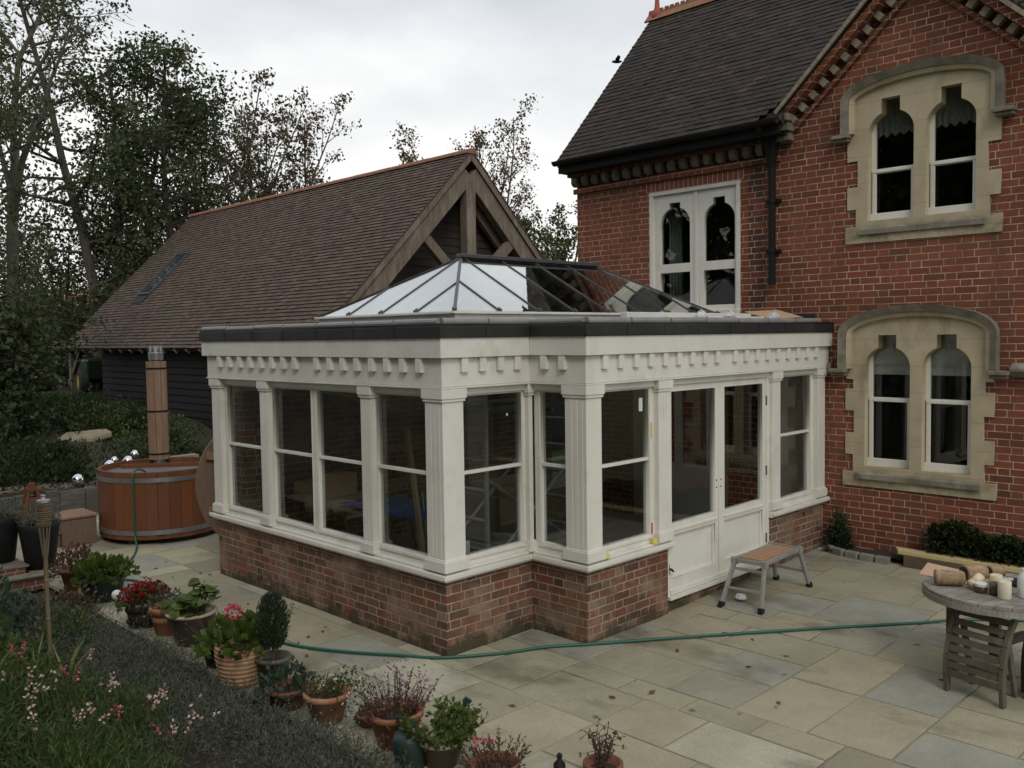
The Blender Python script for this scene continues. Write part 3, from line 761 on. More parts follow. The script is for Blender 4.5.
def house_string():
    for y0, y1 in ((GY-GH-.03, -2.735), (-.845, -.75)):
        mb = MB(); mb.prism([(XH-.002,y0,2.13),(XH-.05,y0,2.14),(XH-.09,y0,2.20),(XH-.09,y0,2.225),(XH-.03,y0,2.27),(XH-.002,y0,2.28)], (0,y1-y0,0))
        mb.build('string_course', STONEDARK, house)
    # old doorway surround inside the orangery
    sur = plate('stone_surround', rect(.55,2.05,.05,2.45), [rect(.75,1.85,.12,2.2)], WX(XH-.03), .03, STONE, house)
    fr = plate('inner_door', rect(.76,1.84,.13,2.19), [rect(.86,1.24,.9,2.08), rect(1.36,1.74,.9,2.08)], WX(XH-.028), .026, WHITE, house)
house_string()

# ------------------------------------------------------------------ orangery
org = thing('orangery', 'cream painted orangery on a low brick plinth with dentil frieze and glazed roof lantern', 'orangery', (2.6, 1.5, 0))
YB = -.74; YA = -.095; XB = 1.01
def plinth():
    mb = MB()
    # walls as separate butted blocks
    mb.box(0,.22, YA,3.83, -.1,.63)
    mb.box(.22,XB, YA,YA+.22, -.1,.63)
    mb.box(XB,1.25, YB,YA+.22, -.1,.63)
    mb.box(1.25,2.165, YB,YB+.22, -.1,.63)
    q = MB(); q.box(4.02,5.245, YB,YB+.22, -.1,.63); q.build('plinth_pier', PLINTHBRICK, org)
    mb.box(.22,5.29, 3.61,3.83, -.1,2.2)
    mb.box(5.20,5.245, YB+.22,0, -.1,2.2) if False else None
    mb.build('plinth_wall', PLINTHBRICK, org)
    st = MB(); st.box(2.165,4.02, YB+.03,YB+.35, -.1,.13); st.build('door_step', PLINTHBRICK, org)
    fl = MB(); fl.box(.22,5.29,.22,3.61,-.05,.10); fl.box(1.25,5.29,YB+.22,.22,-.05,.10); fl.build('floor', FLOORCON, org)
    wl = MB(); wl.box(5.255,5.292,YB+.02,0.0,-.1,2.6); wl.build('wall_abutment', WHITE, org)
plinth()
def runs():
    """the four visible faces: (axis, fixed, a, b, outward sign)"""
    return [('x', 0.0, 0.0, 3.83, -1), ('y', 0.0, 0.0, 1.03, -1), ('x', 1.03, YB, 0.0, -1), ('y', YB, 1.03, 5.245, -1)]
def offset_path(o):
    return [(-o,3.83+o),(-o,YA-o),(XB-o,YA-o),(XB-o,YB-o),(5.26,YB-o)]
def ring(mb, o_out, o_in, z0, z1, end=5.29):
    A = offset_path(o_out); B = offset_path(o_in)
    A[-1] = (end, A[-1][1]); B[-1] = (end, B[-1][1])
    for i in range(4):
        poly = [(*A[i],z0),(*A[i+1],z0),(*B[i+1],z0),(*B[i],z0)]
        mb.prism(poly, (0,0,z1-z0))
def bands():
    s = MB(); s2 = MB()
    # sill in runs broken at the doors
    def sill(mb, o_out, o_in, z0, z1):
        A = offset_path(o_out); B = offset_path(o_in)
        for i in range(3): mb.prism([(*A[i],z0),(*A[i+1],z0),(*B[i+1],z0),(*B[i],z0)], (0,0,z1-z0))
        for x0, x1 in ((XB, 2.185), (4.005, 5.285)):
            a0 = x0-o_out if x0 < 1.1 else x0; b0 = x0-o_in if x0 < 1.1 else x0
            (mb if x0 < 2 else s2).prism([(a0,YB-o_out,z0),(x1,YB-o_out,z0),(x1,YB-o_in,z0),(b0,YB-o_in,z0)], (0,0,z1-z0))
    sill(s, .075, -.2, .655, .695); sill(s, .045, -.2, .632, .653); sill(s, .03, -.16, .697, .715)
    s.build('sill', WHITE, org, bevel=.005); s2.build('sill', WHITE, org, bevel=.005)
    f = MB(); ring(f, .05, -.12, 2.222, 2.452); ring(f, .062, -.12, 2.205, 2.220); f.build('frieze', WHITE, org, bevel=.003)
    fr = [o for o in bpy.data.objects if o.name == 'frieze'][0]
    fa = MB(); ring(fa, .092, -.10, 2.455, 2.615, 5.295); fa.build('fascia', WHITE, org, bevel=.004)
    # head rail over the windows
    h = MB(); ring(h, .012, -.06, 2.150, 2.203, 5.24); h.build('head_rail', WHITE, org, bevel=.003)
    # dentils
    def dent(p0, p1): 
        k = MB(); k.box(p0[0],p1[0],p0[1],p1[1],2.335,2.4535); k.build('dentil', WHITE, fr, bevel=.003)
    for y in (3.548,3.325,3.10,2.88,2.66,2.44,2.225,2.01,1.63,1.411,1.197,.98,.763,.543,.325,.11): dent((-.088,y-.035),(-.048,y+.035))
    for x in (.18,.382,.59,.79): dent((x-.035,YA-.080),(x+.035,YA-.048))
    for y in (-.34,-.55): dent((XB-.088,y-.035),(XB-.048,y+.035))
    for x in [1.19+.2155*i for i in range(9)] + [3.235+.2145*i for i in range(9)]: dent((x-.035,YB-.080),(x+.035,YB-.048))
bands()
def pil(name, x0, x1, y0, y1, faces='', fluted=()):
    """pilaster with a cap and a stepped base block"""
    mb = MB(); mb.box(x0,x1,y0,y1,.715,2.205)
    e = .022
    mb.box(x0-e,x1+e,y0-e,y1+e,2.125,2.204); mb.box(x0-e*.6,x1+e*.6,y0-e*.6,y1+e*.6,2.10,2.125)
    mb.box(x0-e,x1+e,y0-e,y1+e,.716,.80); mb.box(x0-e*.45,x1+e*.45,y0-e*.45,y1+e*.45,.80,.815)
    # raised reeds
    for ax, fixed, a, b in fluted:
        n = 3; wd = (b-a)
        for i in range(n):
            c = a + wd*(i+.5)/n; h = wd/n*.36
            if ax == 'x': mb.box(fixed-.003, fixed+.001, c-h, c+h, .83, 2.08)
            else: mb.box(c-h, c+h, fixed-.003, fixed+.001, .83, 2.08)
    return mb.build(name, WHITE, org, bevel=.003)
def pilasters():
    pil('corner_post', -.04,.185, YA-.04,.085, fluted=[('x',-.04,YA-.01,.055)])
    pil('pilaster', -.035,.07, 3.64,3.83)
    pil('pilaster', -.035,.07, 2.625,2.775, fluted=[('x',-.035,2.64,2.76)])
    pil('pilaster', -.035,.07, .845,.995, fluted=[('x',-.035,.86,.98)])
    pil('pilaster', .955,1.028, -.035,.05) if False else pil('pilaster', .955,1.004, YA-.035,YA+.03)
    pil('corner_post', XB-.04,1.17, YB-.04,-.545, fluted=[('x',XB-.04,YB-.01,-.575)])
    pil('pilaster', 1.985,2.165, YB-.035,YB+.07, fluted=[('y',YB-.035,2.0,2.15)])
    pil('pilaster', 4.03,4.20, YB-.035,YB+.07, fluted=[('y',YB-.035,4.045,4.185)])
    pil('pilaster', 5.04,5.235, YB-.035,YB+.07)
pilasters()
def glazed(axis, fixed, a, b, ga, gb, zb=.716, zt=2.149, name='window'):
    """timber window with one horizontal bar; ga..gb is the glass"""
    mp = (lambda d: (WX(fixed+d))) if axis == 'x' else (lambda d: (WY(fixed+d)))
    w = plate(name, rect(a,b,zb,zt), [rect(ga,gb,.80,2.132)], mp(.018), .06, WHITE, org)
    k = MB()
    # beads round the glass, drip rail, glazing bar
    def bx(u0,u1,z0,z1,d0,d1):
        if axis == 'x': k.box(fixed+d0,fixed+d1,u0,u1,z0,z1)
        else: k.box(u0,u1,fixed+d0,fixed+d1,z0,z1)
    bx(ga-.028,gb+.028,.762,.79,.004,.0175)
    bx(ga-.022,ga-.008,.795,2.14,.010,.0178); bx(gb+.008,gb+.022,.795,2.14,.010,.0178)
    bx(ga+.001,gb-.001,1.478,1.506,.022,.07)
    k.build('glazing_bar', WHITE, w, bevel=.003)
    g = MB()
    if axis == 'x': g.box(fixed+.05,fixed+.054,ga-.005,gb+.005,.795,2.137)
    else: g.box(ga-.005,gb+.005,fixed+.05,fixed+.054,.795,2.137)
    g.build('pane', GLASS, w)
    return w
glazed('x', 0., 2.775,3.64, 2.83,3.575)
glazed('x', 0., 1.815,2.625, 1.89,2.608)
glazed('x', 0., .995,1.813, 1.045,1.778)
glazed('x', 0., .085,.845, .115,.832)
glazed('y', YA, .185,.955, .222,.915)
glazed('x', XB, -.545,YA-.035, -.512,-.205)
glazed('y', YB, 1.175,1.985, 1.20,1.905)
glazed('y', YB, 4.20,5.04, 4.25,4.965)
def doors():
    fr = MB(); y0 = YB+.0
    fr.box(2.168,2.20,y0,y0+.08,.14,2.2); fr.box(3.97,4.028,y0,y0+.08,.14,2.2); fr.box(2.20,3.97,y0,y0+.08,2.148,2.2)
    fr.build('door_frame', WHITE, org, bevel=.003)
    for (a, b, ga, gb) in ((2.202,3.045,2.25,2.985), (3.05,3.968,3.16,3.90)):
        d = plate('glazed_door', rect(a,b,.165,2.146), [rect(ga,gb,.845,2.085), rect(ga,gb,.315,.735)], WY(YB+.012), .055, WHITE, org)
        k = MB(); k.box(ga-.0005,gb+.0005,YB+.045,YB+.06,.31,.74)
        k.box(ga,gb,YB+.018,YB+.044,.316,.335); k.box(ga,gb,YB+.026,YB+.0445,.716,.734); k.box(ga,ga+.018,YB+.024,YB+.0445,.336,.715); k.box(gb-.018,gb,YB+.024,YB+.0445,.336,.715)
        k.build('door_panel', WHITE, d, bevel=.003)
        t = MB(); t.box(ga-.02,gb+.02,YB+.0015,YB+.0118,.765,.79); t.build('rail_bead', WHITE, d, bevel=.003); t = MB(); t.box(a+.005,b-.005,YB-.006,YB+.0118,.168,.215); t.build('weather_bar', WHITE, d, bevel=.003)
        g = MB(); g.box(ga-.004,gb+.004,YB+.038,YB+.042,.84,2.09); g.build('pane', GLASS, d)
        hx = b+.006 if b > 3.5 else a-.012
        for z in (.42,1.15,1.9):
            h = MB(); h.tube([(hx,YB+.006,z-.05),(hx,YB+.006,z+.05)], .009, 8); h.build('hinge', DARKMETAL, d)
        kx = 3.01 if b < 3.5 else 3.09
        for z in (1.09, 1.16):
            h = MB(); h.tube([(kx,YB+.013,z),(kx,YB+.008,z)], .009, 8); h.build('keyhole', BROWNBOARD, d)
    st = MB(); st.tube([(2.21,YB+.01,.42),(2.19,YB-.03,.42),(2.185,YB-.05,.41)], .01, 6); st.build('door_hook', BLACKMETAL, org)
    tr = MB(); tr.box(2.168,4.028,YB-.03,YB+.011,.131,.163); tr.build('threshold', WHITE, org)
doors()
def marks():
    k = MB(); k.box(1.80,1.85,YB+.044,YB+.0495,1.93,2.05); k.build('paper_sticker', PLASTICWHITE, org)
    k = MB(); k.box(1.935,1.95,YB+.012,YB+.0175,1.68,1.82); k.build('yellow_tape', YELLOWTAPE, org)
    k = MB(); k.box(1.20,1.215,YB+.01,YB+.0175,1.60,1.70); k.build('red_tape', REDTAPE, org)
    k = MB(); k.box(1.925,1.94,YB+.004,YB+.0175,.80,.90); k.build('red_tape', REDTAPE, org)
    for x, y in ((1.22, YB-.03), (1.93, YB-.02)):
        k = MB(); k.lathe([(.0,.0),(.04,.004),(.03,.03),(.012,.045),(0,.05)], (x,y,.716), 7); k.build('crumpled_yellow_tape', YELLOWTAPE, org)
    k = MB(); k.lathe([(0,-.002),(.012,-.002),(.012,.002),(0,.002)], (.0,0,0), 8)
    k = MB(); k.box(.76,.775,YA+.044,YA+.0495,1.93,1.955); k.build('paper_sticker', PLASTICWHITE, org)
marks()
def flat_roof():
    l = MB(); ring(l, .112, -.05, 2.617, 2.712, 5.298); edge = l.build('lead_edge', LEAD, org, bevel=.006)
    A = offset_path(.10); z = 2.713
    rf = MB(); P = [(*p,z) for p in A]; P[-1] = (5.297,P[-1][1],z); P.append((5.297,3.93,z)); P = P[::-1]
    roof = plate('flat_roof', [(p[0],p[1]) for p in P], [rect(.70,4.82,.53,2.57)], lambda u, v, w: (u, v, 2.713+w), .02, LEAD, org)
    # rolls: one along the edge in lengths, and cross rolls up to the lantern
    rn = random.Random(2)
    for i in range(4):
        a, b = V((*offset_path(.075)[i], 2.742)), V((*offset_path(.075)[i+1], 2.742))
        if i == 3: b.x = 5.0
        L = (b-a).length; m = max(1, round(L/.56))
        for j in range(m):
            p, q = a+(b-a)*((j+.02)/m), a+(b-a)*((j+.98)/m)
            k = MB(); k.tube([p+V((0,0,rn.uniform(0,.006))), q+V((0,0,rn.uniform(0,.008)))], .030, 10); k.build('edge_roll', LEADROLL, roof)
    lap = MB()
    for i in range(4):
        a, b = V((*offset_path(.113)[i], 0)), V((*offset_path(.113)[i+1], 0)); L = (b-a).length; m = max(1, round(L/.56))
        for j in range(1, m):
            p = a+(b-a)*(j/m); d = (b-a).normalized()
            lap = MB(); lap.obox((p.x,p.y,2.665), d*.006, V((d.y,-d.x,0))*.004, (0,0,.046)); lap.build('lead_lap', LEAD, edge)
    for y in (.9,1.6,2.3,3.0):
        k = MB(); k.tube([(.0,y,2.742),(.55,y,2.752)], .024, 8); k.build('cross_roll', LEADROLL, roof)
    for x in (1.4,2.2,3.0,3.8,4.6):
        k = MB(); k.tube([(x,YB-.02,2.742),(x,.40,2.752)], .024, 8); k.build('cross_roll', LEADROLL, roof)
    bx = MB(); bx.box(5.02,5.296,-.62,-.42,2.734,2.84); bx.build('lead_upstand', LEAD, org, bevel=.01)
flat_roof()
def lantern():
    x0,x1,y0,y1 = .62,4.90,.45,2.65; ze, zr, yr, xa, xb = 2.862, 3.465, 1.55, 1.68, 3.90
    lt = MB()
    for a in ((x0,x1,y0,y0+.10),(x0,x1,y1-.10,y1),(x0,x0+.10,y0+.10,y1-.10),(x1-.10,x1,y0+.10,y1-.10)): lt.box(*a, 2.734, ze-.012)
    e = .035
    for a in ((x0-e,x1+e,y0-e,y0+.05),(x0-e,x1+e,y1-.05,y1+e),(x0-e,x0+.05,y0+.05,y1-.05),(x1-.05,x1+e,y0+.05,y1-.05)): lt.box(*a, ze-.03, ze-.008)
    L = lt.build('roof_lantern', WHITE, org, bevel=.004)
    # inside lining under the kerb, so the upstand reads as thick
    C = dict(a=V((x0,y0,ze)), b=V((x1,y0,ze)), c=V((x1,y1,ze)), d=V((x0,y1,ze)), p=V((xa,yr,zr)), q=V((xb,yr,zr)))
    dz = V((0,0,.012))
    barsF = [1.18,1.72,2.26,2.80,3.34,3.88,4.40]; barsL = [1.0,1.55,2.10]
    def onF(x):   # top of a front bar
        if x < xa: return V((x, y0+(x-x0)/(xa-x0)*(yr-y0), ze+(x-x0)/(xa-x0)*(zr-ze)))
        if x > xb: return V((x, y0+(x1-x)/(x1-xb)*(yr-y0), ze+(x1-x)/(x1-xb)*(zr-ze)))
        return V((x, yr, zr))
    def onL(y, xe, xp):
        f = (y-y0)/(yr-y0) if y <= yr else (y1-y)/(y1-yr); return V((xe+(xp-xe)*f, y, ze+(zr-ze)*f))
    mir = lambda v: V((v.x, y0+y1-v.y, v.z))
    def bar(p, q, w=.016):
        k = MB(); d = (q-p).normalized()
        k.bar(p+dz*.25, q+dz*.25, w, .010); k.build('glazing_bar', DARKMETAL, L)
        k = MB(); k.bar(p-V((0,0,.034))+d*.05, q-V((0,0,.034)), w*1.5, .04); k.build('rafter', WHITE, L)
        k = MB(); k.obox(p+dz*1.5-d*.005, d*.022, d.cross(V((0,0,1))).normalized()*w*.7, (0,0,.010)); k.build('bar_end', DARKMETAL, L)
    for x in barsF:
        p, q = V((x,y0,ze)), onF(x); bar(p, q); bar(mir(p), mir(q))
    for y in barsL:
        bar(V((x0,y,ze)), onL(y,x0,xa)); bar(V((x1,y,ze)), onL(y,x1,xb))
    for s, t in (('a','p'),('b','q'),('c','q'),('d','p')): bar(C[s], C[t], .032)
    k = MB(); k.bar(C['p']+dz*1.6-V((.03,0,0)), C['q']+dz*1.6+V((.03,0,0)), .09, .04); k.bar(C['p']-V((0,0,.05)), C['q']-V((0,0,.05)), .05, .08); k.build('ridge_bar', DARKMETAL, L, bevel=.006)
    # panes, one sheet for each bay
    def pane(pts):
        n = (pts[1]-pts[0]).cross(pts[2]-pts[0]).normalized()
        if n.z < 0: n = -n
        k = MB(); k.prism([p-n*.008 for p in pts], n*.006); k.build('pane', ROOFGLASS, L)
    xs = [x0]+barsF+[x1]
    for i in range(len(xs)-1):
        A, B = xs[i], xs[i+1]; pts = [V((A,y0,ze)), V((B,y0,ze))]
        top = [onF(B), onF(A)]
        if A < xa < B: top = [onF(B), onF(xa), onF(A)]
        if A < xb < B: top = [onF(B), onF(xb), onF(A)]
        pts += top; 
        if i == 0: pts = [V((A,y0,ze)), V((B,y0,ze)), onF(B)]
        if i == len(xs)-2: pts = [V((A,y0,ze)), V((B,y0,ze)), onF(A)]
        pane(pts); pane([mir(p) for p in pts][::-1])
    for xe, xp in ((x0,xa),(x1,xb)):
        ys = [y0]+barsL+[y1]
        for i in range(len(ys)-1):
            A, B = ys[i], ys[i+1]
            pts = [V((xe,A,ze)), V((xe,B,ze))]
            top = [onL(B,xe,xp), onL(A,xe,xp)]
            if A < yr < B: top = [onL(B,xe,xp), V((xp,yr,zr)), onL(A,xe,xp)]
            if i == 0: top = [onL(B,xe,xp)]
            if i == len(ys)-2: top = [onL(A,xe,xp)]
            pane(pts+top)
lantern()
# ------------------------------------------------------------------ barn
barn = thing('barn', 'tile roofed timber barn with black boarded wall and open oak gable truss', 'barn', (7.76, 14, .4))
BX, BZ, BE, BEZ, BY0, BY1 = 7.76, 6.40, 3.84, 2.47, 8.0, 20.5
def make_barn():
    rn = random.Random(31)
    d = V((BX-BE, 0, BZ-BEZ)); L = d.length; s = d.normalized()
    def streak(x, t, r):   # weathering streak below the rooflight, otherwise each tile its own shade
        return r.random()
    mb = MB(); tile_slope(mb, (BE,BY0,BEZ), (0,1,0), s, BY1-BY0, L-.02, gauge=.105, tw=.17, rn=rn, tfun=streak, thick=.020, jit=.006)
    s2 = V((-s.x,0,s.z)); tile_slope(mb, (2*BX-BE,BY0,BEZ), (0,1,0), s2, BY1-BY0, L-.02, gauge=.21, tw=.34, rn=rn)
    n1, n2 = V((-s.z,0,s.x)), V((s.z,0,s.x))
    a, b, c = V((BE,BY0+.015,BEZ)), V((BX,BY0+.015,BZ)), V((2*BX-BE,BY0+.015,BEZ))
    mb.prism([a-n1*.004, b-V((0,0,.006)), b-V((0,0,.14)), a-n1*.10], (0,BY1-BY0-.03,0), .3)
    mb.prism([c-n2*.004, b-V((0,0,.006)), b-V((0,0,.14)), c-n2*.10], (0,BY1-BY0-.03,0), .3)
    roof = mb.build('roof', BARNTILE, barn)
    y = BY0
    while y < BY1-.1:
        k = MB(); r = .125
        arc = [(r*math.cos(PI*i/8), r*math.sin(PI*i/8)*.8) for i in range(9)]
        pts = [(BX+a_, y, BZ-.06+b_+rn.uniform(-.003,.003)) for a_, b_ in arc]
        k.prism(pts, (0,.44,0)); k.build('ridge_tile', RIDGETILE, roof); y += .45
    # rooflight in the slope
    def on(x, y, h=0): t = (x-BE)/s.x; return V((BE,y,BEZ)) + s*t + n1*h
    k = MB(); A, B, Cc, D = on(5.22,17.72,.03), on(5.22,18.45,.03), on(6.33,18.45,.03), on(6.33,17.72,.03)
    fr = MB()
    for p, q in ((A,B),(B,Cc),(Cc,D),(D,A)): fr.bar(p, q, .06, .07, up=n1)
    rl = fr.build('rooflight', DARKMETAL, roof)
    k.prism([A-n1*.02, B-n1*.02, Cc-n1*.02, D-n1*.02], n1*.03); k.build('pane', SLATEBLUE, rl)
    fl = MB(); fl.prism([on(4.98,17.72,.024), on(4.98,18.45,.024), on(5.17,18.45,.03), on(5.17,17.72,.03)], n1*.012); fl.build('lead_apron', LEAD, rl)
    # walls
    w = MB(); zb = .2; n = 14; x = BE+.28
    h = (2.36-zb)/n
    for i in range(n):
        z0 = zb+h*i; w.prism([(x,BY0+.5,z0),(x-.035,BY0+.5,z0),(x-.012,BY0+.5,z0+h+.01),(x,BY0+.5,z0+h+.01)], (0,18.2-BY0-.5,0), rn.random())
    w.box(x+.002,x+.12,BY0+.5,18.2,zb,2.5); w.box(x+.12,11.38,18.1,18.2,zb,2.5); w.box(11.38,11.5,BY0+.5,BY1-.2,zb,2.5)
    w.build('side_wall', BLACKBOARD, barn)
    g = MB(); y = BY0+.62
    for i in range(26):
        z0 = 2.2+i*.155; hw = (BZ-.15-z0-.155)*s.x/s.z
        if hw < .1: break
        g.prism([(BX-hw,y,z0),(BX-hw,y-.03,z0),(BX-hw,y-.01,z0+.165),(BX-hw,y,z0+.165)], (2*hw,0,0), rn.random())
    g.build('gable_boarding', DARKOAK, barn)
    gw = MB(); gw.box(BE+.285,11.38,BY0+.52,BY0+.62,zb,2.195); gw.build('gable_wall', BLACKBOARD, barn)
    # oak truss at the open gable
    def tb(name, p, q, w_, t_, up=(0,1,0)):
        k = MB(); k.bar(p, q, w_, t_, up=up); return k.build(name, OAK, barn, bevel=.012)
    yf = BY0+.16
    for sg, nn in ((1, n1), (-1, n2)):
        p = V((BX-sg*(BX-BE), yf, BEZ))-nn*.30; q = V((BX, yf, BZ))-V((0,0,.30/s.x))
        tb('principal_rafter', p, q-V((0,0,0))-(q-p).normalized()*.06, .34, .20, up=(0,1,0))
        p2 = V((BX-sg*(BX-BE), BY0+.03, BEZ))-nn*.085; q2 = V((BX, BY0+.03, BZ))-V((0,0,.085/s.x))
        k = MB(); k.bar(p2, q2-(q2-p2).normalized()*.02, .10, .035, up=(0,1,0)); k.build('verge_board', OAK, barn)
        tb('strut', (BX-sg*.10, yf, 3.62), (BX-sg*1.32, yf, 4.72), .20, .16)
        p3 = V((BX-sg*(BX-BE), yf+.26, BEZ))-nn*.48; q3 = V((BX, yf+.26, BZ))-V((0,0,.48/s.x))
        tb('inner_rafter', p3, q3-(q3-p3).normalized()*.12, .20, .12)
    k = MB(); k.box(BX-.125,BX+.125,yf-.11,yf+.10,2.75,BZ-.55); k.prism([(BX-.125,yf-.112,BZ-.9),(BX+.125,yf-.112,BZ-.9),(BX+.17,yf-.112,BZ-.55),(BX-.17,yf-.112,BZ-.55)],(0,.20,0)); k.build('king_post', OAK, barn, bevel=.012)
    tb('tie_beam', (BE+.2,yf,2.62), (2*BX-BE-.2,yf,2.62), .28, .22)
    for x0 in (BE+.25, 2*BX-BE-.25):
        k = MB(); k.box(x0-.12,x0+.12,yf-.12,yf+.12,.2,2.48); k.build('post', OAK, barn)
    k = MB(); k.box(BE+.12,BE+.27,20.05,20.2,.2,2.42); k.build('post', OAK, barn)
    k = MB(); k.bar((BE+.20,20.12,1.75),(BE+.20,19.5,2.4),.1,.1,up=(1,0,0)); k.build('brace', OAK, barn)
    # rafter feet under the eaves
    yy = BY0+.6
    while yy < BY1:
        k = MB(); k.bar(V((BE+.02,yy,BEZ-.08)), V((BE+.42,yy,BEZ+.30)), .06, .10, up=(-1,0,1)); k.build('rafter_foot', OAK, barn); yy += .6
make_barn()

# ------------------------------------------------------------------ hot tub and what stands round it
tub = thing('hot_tub', 'round red cedar hot tub with two steel hoops, filled by the green hose', 'hot tub', (.49, 6.47, 0))
def make_tub():
    c = V((.49,6.47,0)); R = .79; n = 34; mb = MB(); rn = random.Random(4)
    for i in range(n):
        a0, a1 = 2*PI*i/n+.0012, 2*PI*(i+1)/n-.0012; t = rn.random()
        def P(r, a, z): return (c.x+r*math.cos(a), c.y+r*math.sin(a), z)
        for r0, r1 in ((R, R-.045),):
            vs = [P(r0,a0,.07),P(r0,a1,.07),P(r1,a1,.07),P(r1,a0,.07),P(r0,a0,.945),P(r0,a1,.945),P(r1,a1,.945),P(r1,a0,.945)]
            mb.add(vs, [(0,1,5,4),(1,2,6,5),(2,3,7,6),(3,0,4,7),(4,5,6,7)], t)
    mb.build('stave_wall', CEDAR, tub, bevel=.004)
    for z in (.16,.84):
        k = MB(); k.lathe([(R+.001,z-.03),(R+.008,z-.03),(R+.008,z+.03),(R+.001,z+.03)], (c.x,c.y,0), 68); k.build('hoop', STEEL, tub, smooth=False)
        k = MB(); a = -2.0; k.obox((c.x+(R+.015)*math.cos(a), c.y+(R+.015)*math.sin(a), z), (-.05*math.sin(a),.05*math.cos(a),0), (.012*math.cos(a),.012*math.sin(a),0), (0,0,.022)); k.build('hoop_clasp', STEEL, tub)
    k = MB(); k.lathe([(0,.12),(R-.05,.12)], (c.x,c.y,0), 40); k.build('tub_floor', CEDAR, tub)
    k = MB()
    for q in (-.4,-.1,.2): k.box(c.x-.6,c.x+.6,c.y+q,c.y+q+.1,.002,.069)
    k.build('bearer', BROWNBOARD, tub)
    # stove guard fence across the back of the tub
    k = MB(); k.bar((.17,7.02,.86),(1.21,6.29,.86),.04,.13,up=(0,0,1)); 
    for i in range(7):
        f = i/6; k.obox((.19+.98*f, 7.04-.69*f, .56), (.04,-.028,0), (.008,.012,0), (0,0,.23))
    k.build('stove_fence', CEDAR, tub)
make_tub()
def flue():
    t = thing('stove_flue', 'tall stove flue cased in pale cedar boards with black straps and spiked steel cap', 'flue', (.75,7.10,.13))
    x, y = .75, 7.10; k = MB(); k.tube([(x,y,.13),(x,y,2.56)], .085, 16); k.build('flue_pipe', STEEL, t, smooth=True)
    n = 10; rn = random.Random(6)
    k = MB()
    for i in range(n):
        a = 2*PI*i/n; w = .122*math.tan(PI/n)*.97
        k.obox((x+.122*math.cos(a), y+.122*math.sin(a), 1.64), (-w*math.sin(a),w*math.cos(a),0), (.011*math.cos(a),.011*math.sin(a),0), (0,0,.70), rn.random())
    k.build('board_casing', CEDARPALE, t)
    for z in (1.02,1.63,2.24):
        k = MB(); k.lathe([(.136,z-.012),(.141,z-.012),(.141,z+.012),(.136,z+.012)], (x,y,0), 20); k.build('strap', BLACKMETAL, t)
    k = MB(); k.lathe([(.088,2.36),(.10,2.36),(.105,2.46),(.10,2.47)], (x,y,0), 18)
    for i in range(8):
        a = 2*PI*i/8; p = V((x+.10*math.cos(a),y+.10*math.sin(a),2.47)); tn = V((-math.sin(a),math.cos(a),0))
        k.add([p-tn*.025, p+tn*.025, p+V((.02*math.cos(a),.02*math.sin(a),.10))], [(0,1,2)])
    k.build('spiked_cap', STEEL, t)
flue()
def lid():
    for (y, dx, rot, lab, hx) in ((4.06, 0.62, .10, 'half round tub lid standing nearest the orangery corner, with a batten across it', .76), (4.36, .62, .14, 'half round tub lid standing behind the other lid half, beside the cedar tub', .86)):
        t = thing('tub_lid', lab, 'tub lid', (.62,y,0), 'halves of the tub lid')
        def P(u, v, w): # u leftwards, v up
            return (.68-u, y+.0+w+v*rot*.0, v) if False else (.93-u*math.cos(.35), y+w*1.0+u*math.sin(.35)*.9, v)
        R = hx; n = 24; zc = R+.01
        arc = [(R*math.cos(PI*i/n-PI/2), zc+R*math.sin(PI*i/n-PI/2)) for i in range(n+1)]
        m = MB(); b = [P(u,v,0) for u, v in arc]; m.prism(b, (.01,.045,0)); m.build('lid_board', LIDWOOD, t)
        for z in (zc-.33, zc+.33):
            k = MB(); k.bar(P(.02,z-.06,-.02), P(R*.86,z+.05,-.02), .05, .09, up=(0,0,1)); k.build('batten', CEDARPALE, t)
lid()
def step_box():
    t = thing('step_box', 'low wooden two tread step box beside the hot tub', 'steps', (-.62,6.75,0))
    def bx(name, x0,x1,y0,y1,z0,z1): k = MB(); k.box(x0,x1,y0,y1,z0,z1,RND.random()); return k.build(name, LIDWOOD if 'tread' not in name else CEDARPALE, t, bevel=.004)
    bx('riser_box', -.78,-.36,6.52,7.05,.0,.36)
    for i in range(3): bx('tread', -.80,-.34,6.50+.19*i,6.68+.19*i,.362,.39)
    bx('riser_box', -.98,-.79,6.60,7.0,.0,.17); bx('tread', -1.0,-.785,6.58,7.02,.172,.195)
step_box()
def retaining_wall():
    t = thing('retaining_wall', 'low grey retaining wall of upright timbers behind the hot tub', 'retaining wall', (-1,8.72,0))
    rn = random.Random(9); m = MB(); x = -6.
    while x < 3.2:
        w_ = rn.uniform(.17,.22); m.box(x,x+w_-.006,8.66+rn.uniform(-.01,.01),8.80,-.1,.395+rn.uniform(-.015,.015),rn.random()); x += w_
    m.build('upright_timbers', GREYWOOD, t)
    g = MB()
    vs = []; rn = random.Random(14)
    for i in range(900):
        px, py = rn.uniform(-2.2,2.5), rn.uniform(8.82,9.5); r = rn.uniform(.012,.035); z = bankz(px,py)+.01
        g.lathe([(0,-r*.5),(r,0),(r*.7,r*.45),(0,r*.6)], (px,py,z), 5, rn.random())
    o = g.build('bark_and_pebble_mulch', GRAVEL); o['kind'] = 'stuff'; o['label'] = 'pale bark and pebble mulch behind the timber wall'; o['category'] = 'mulch'
retaining_wall()
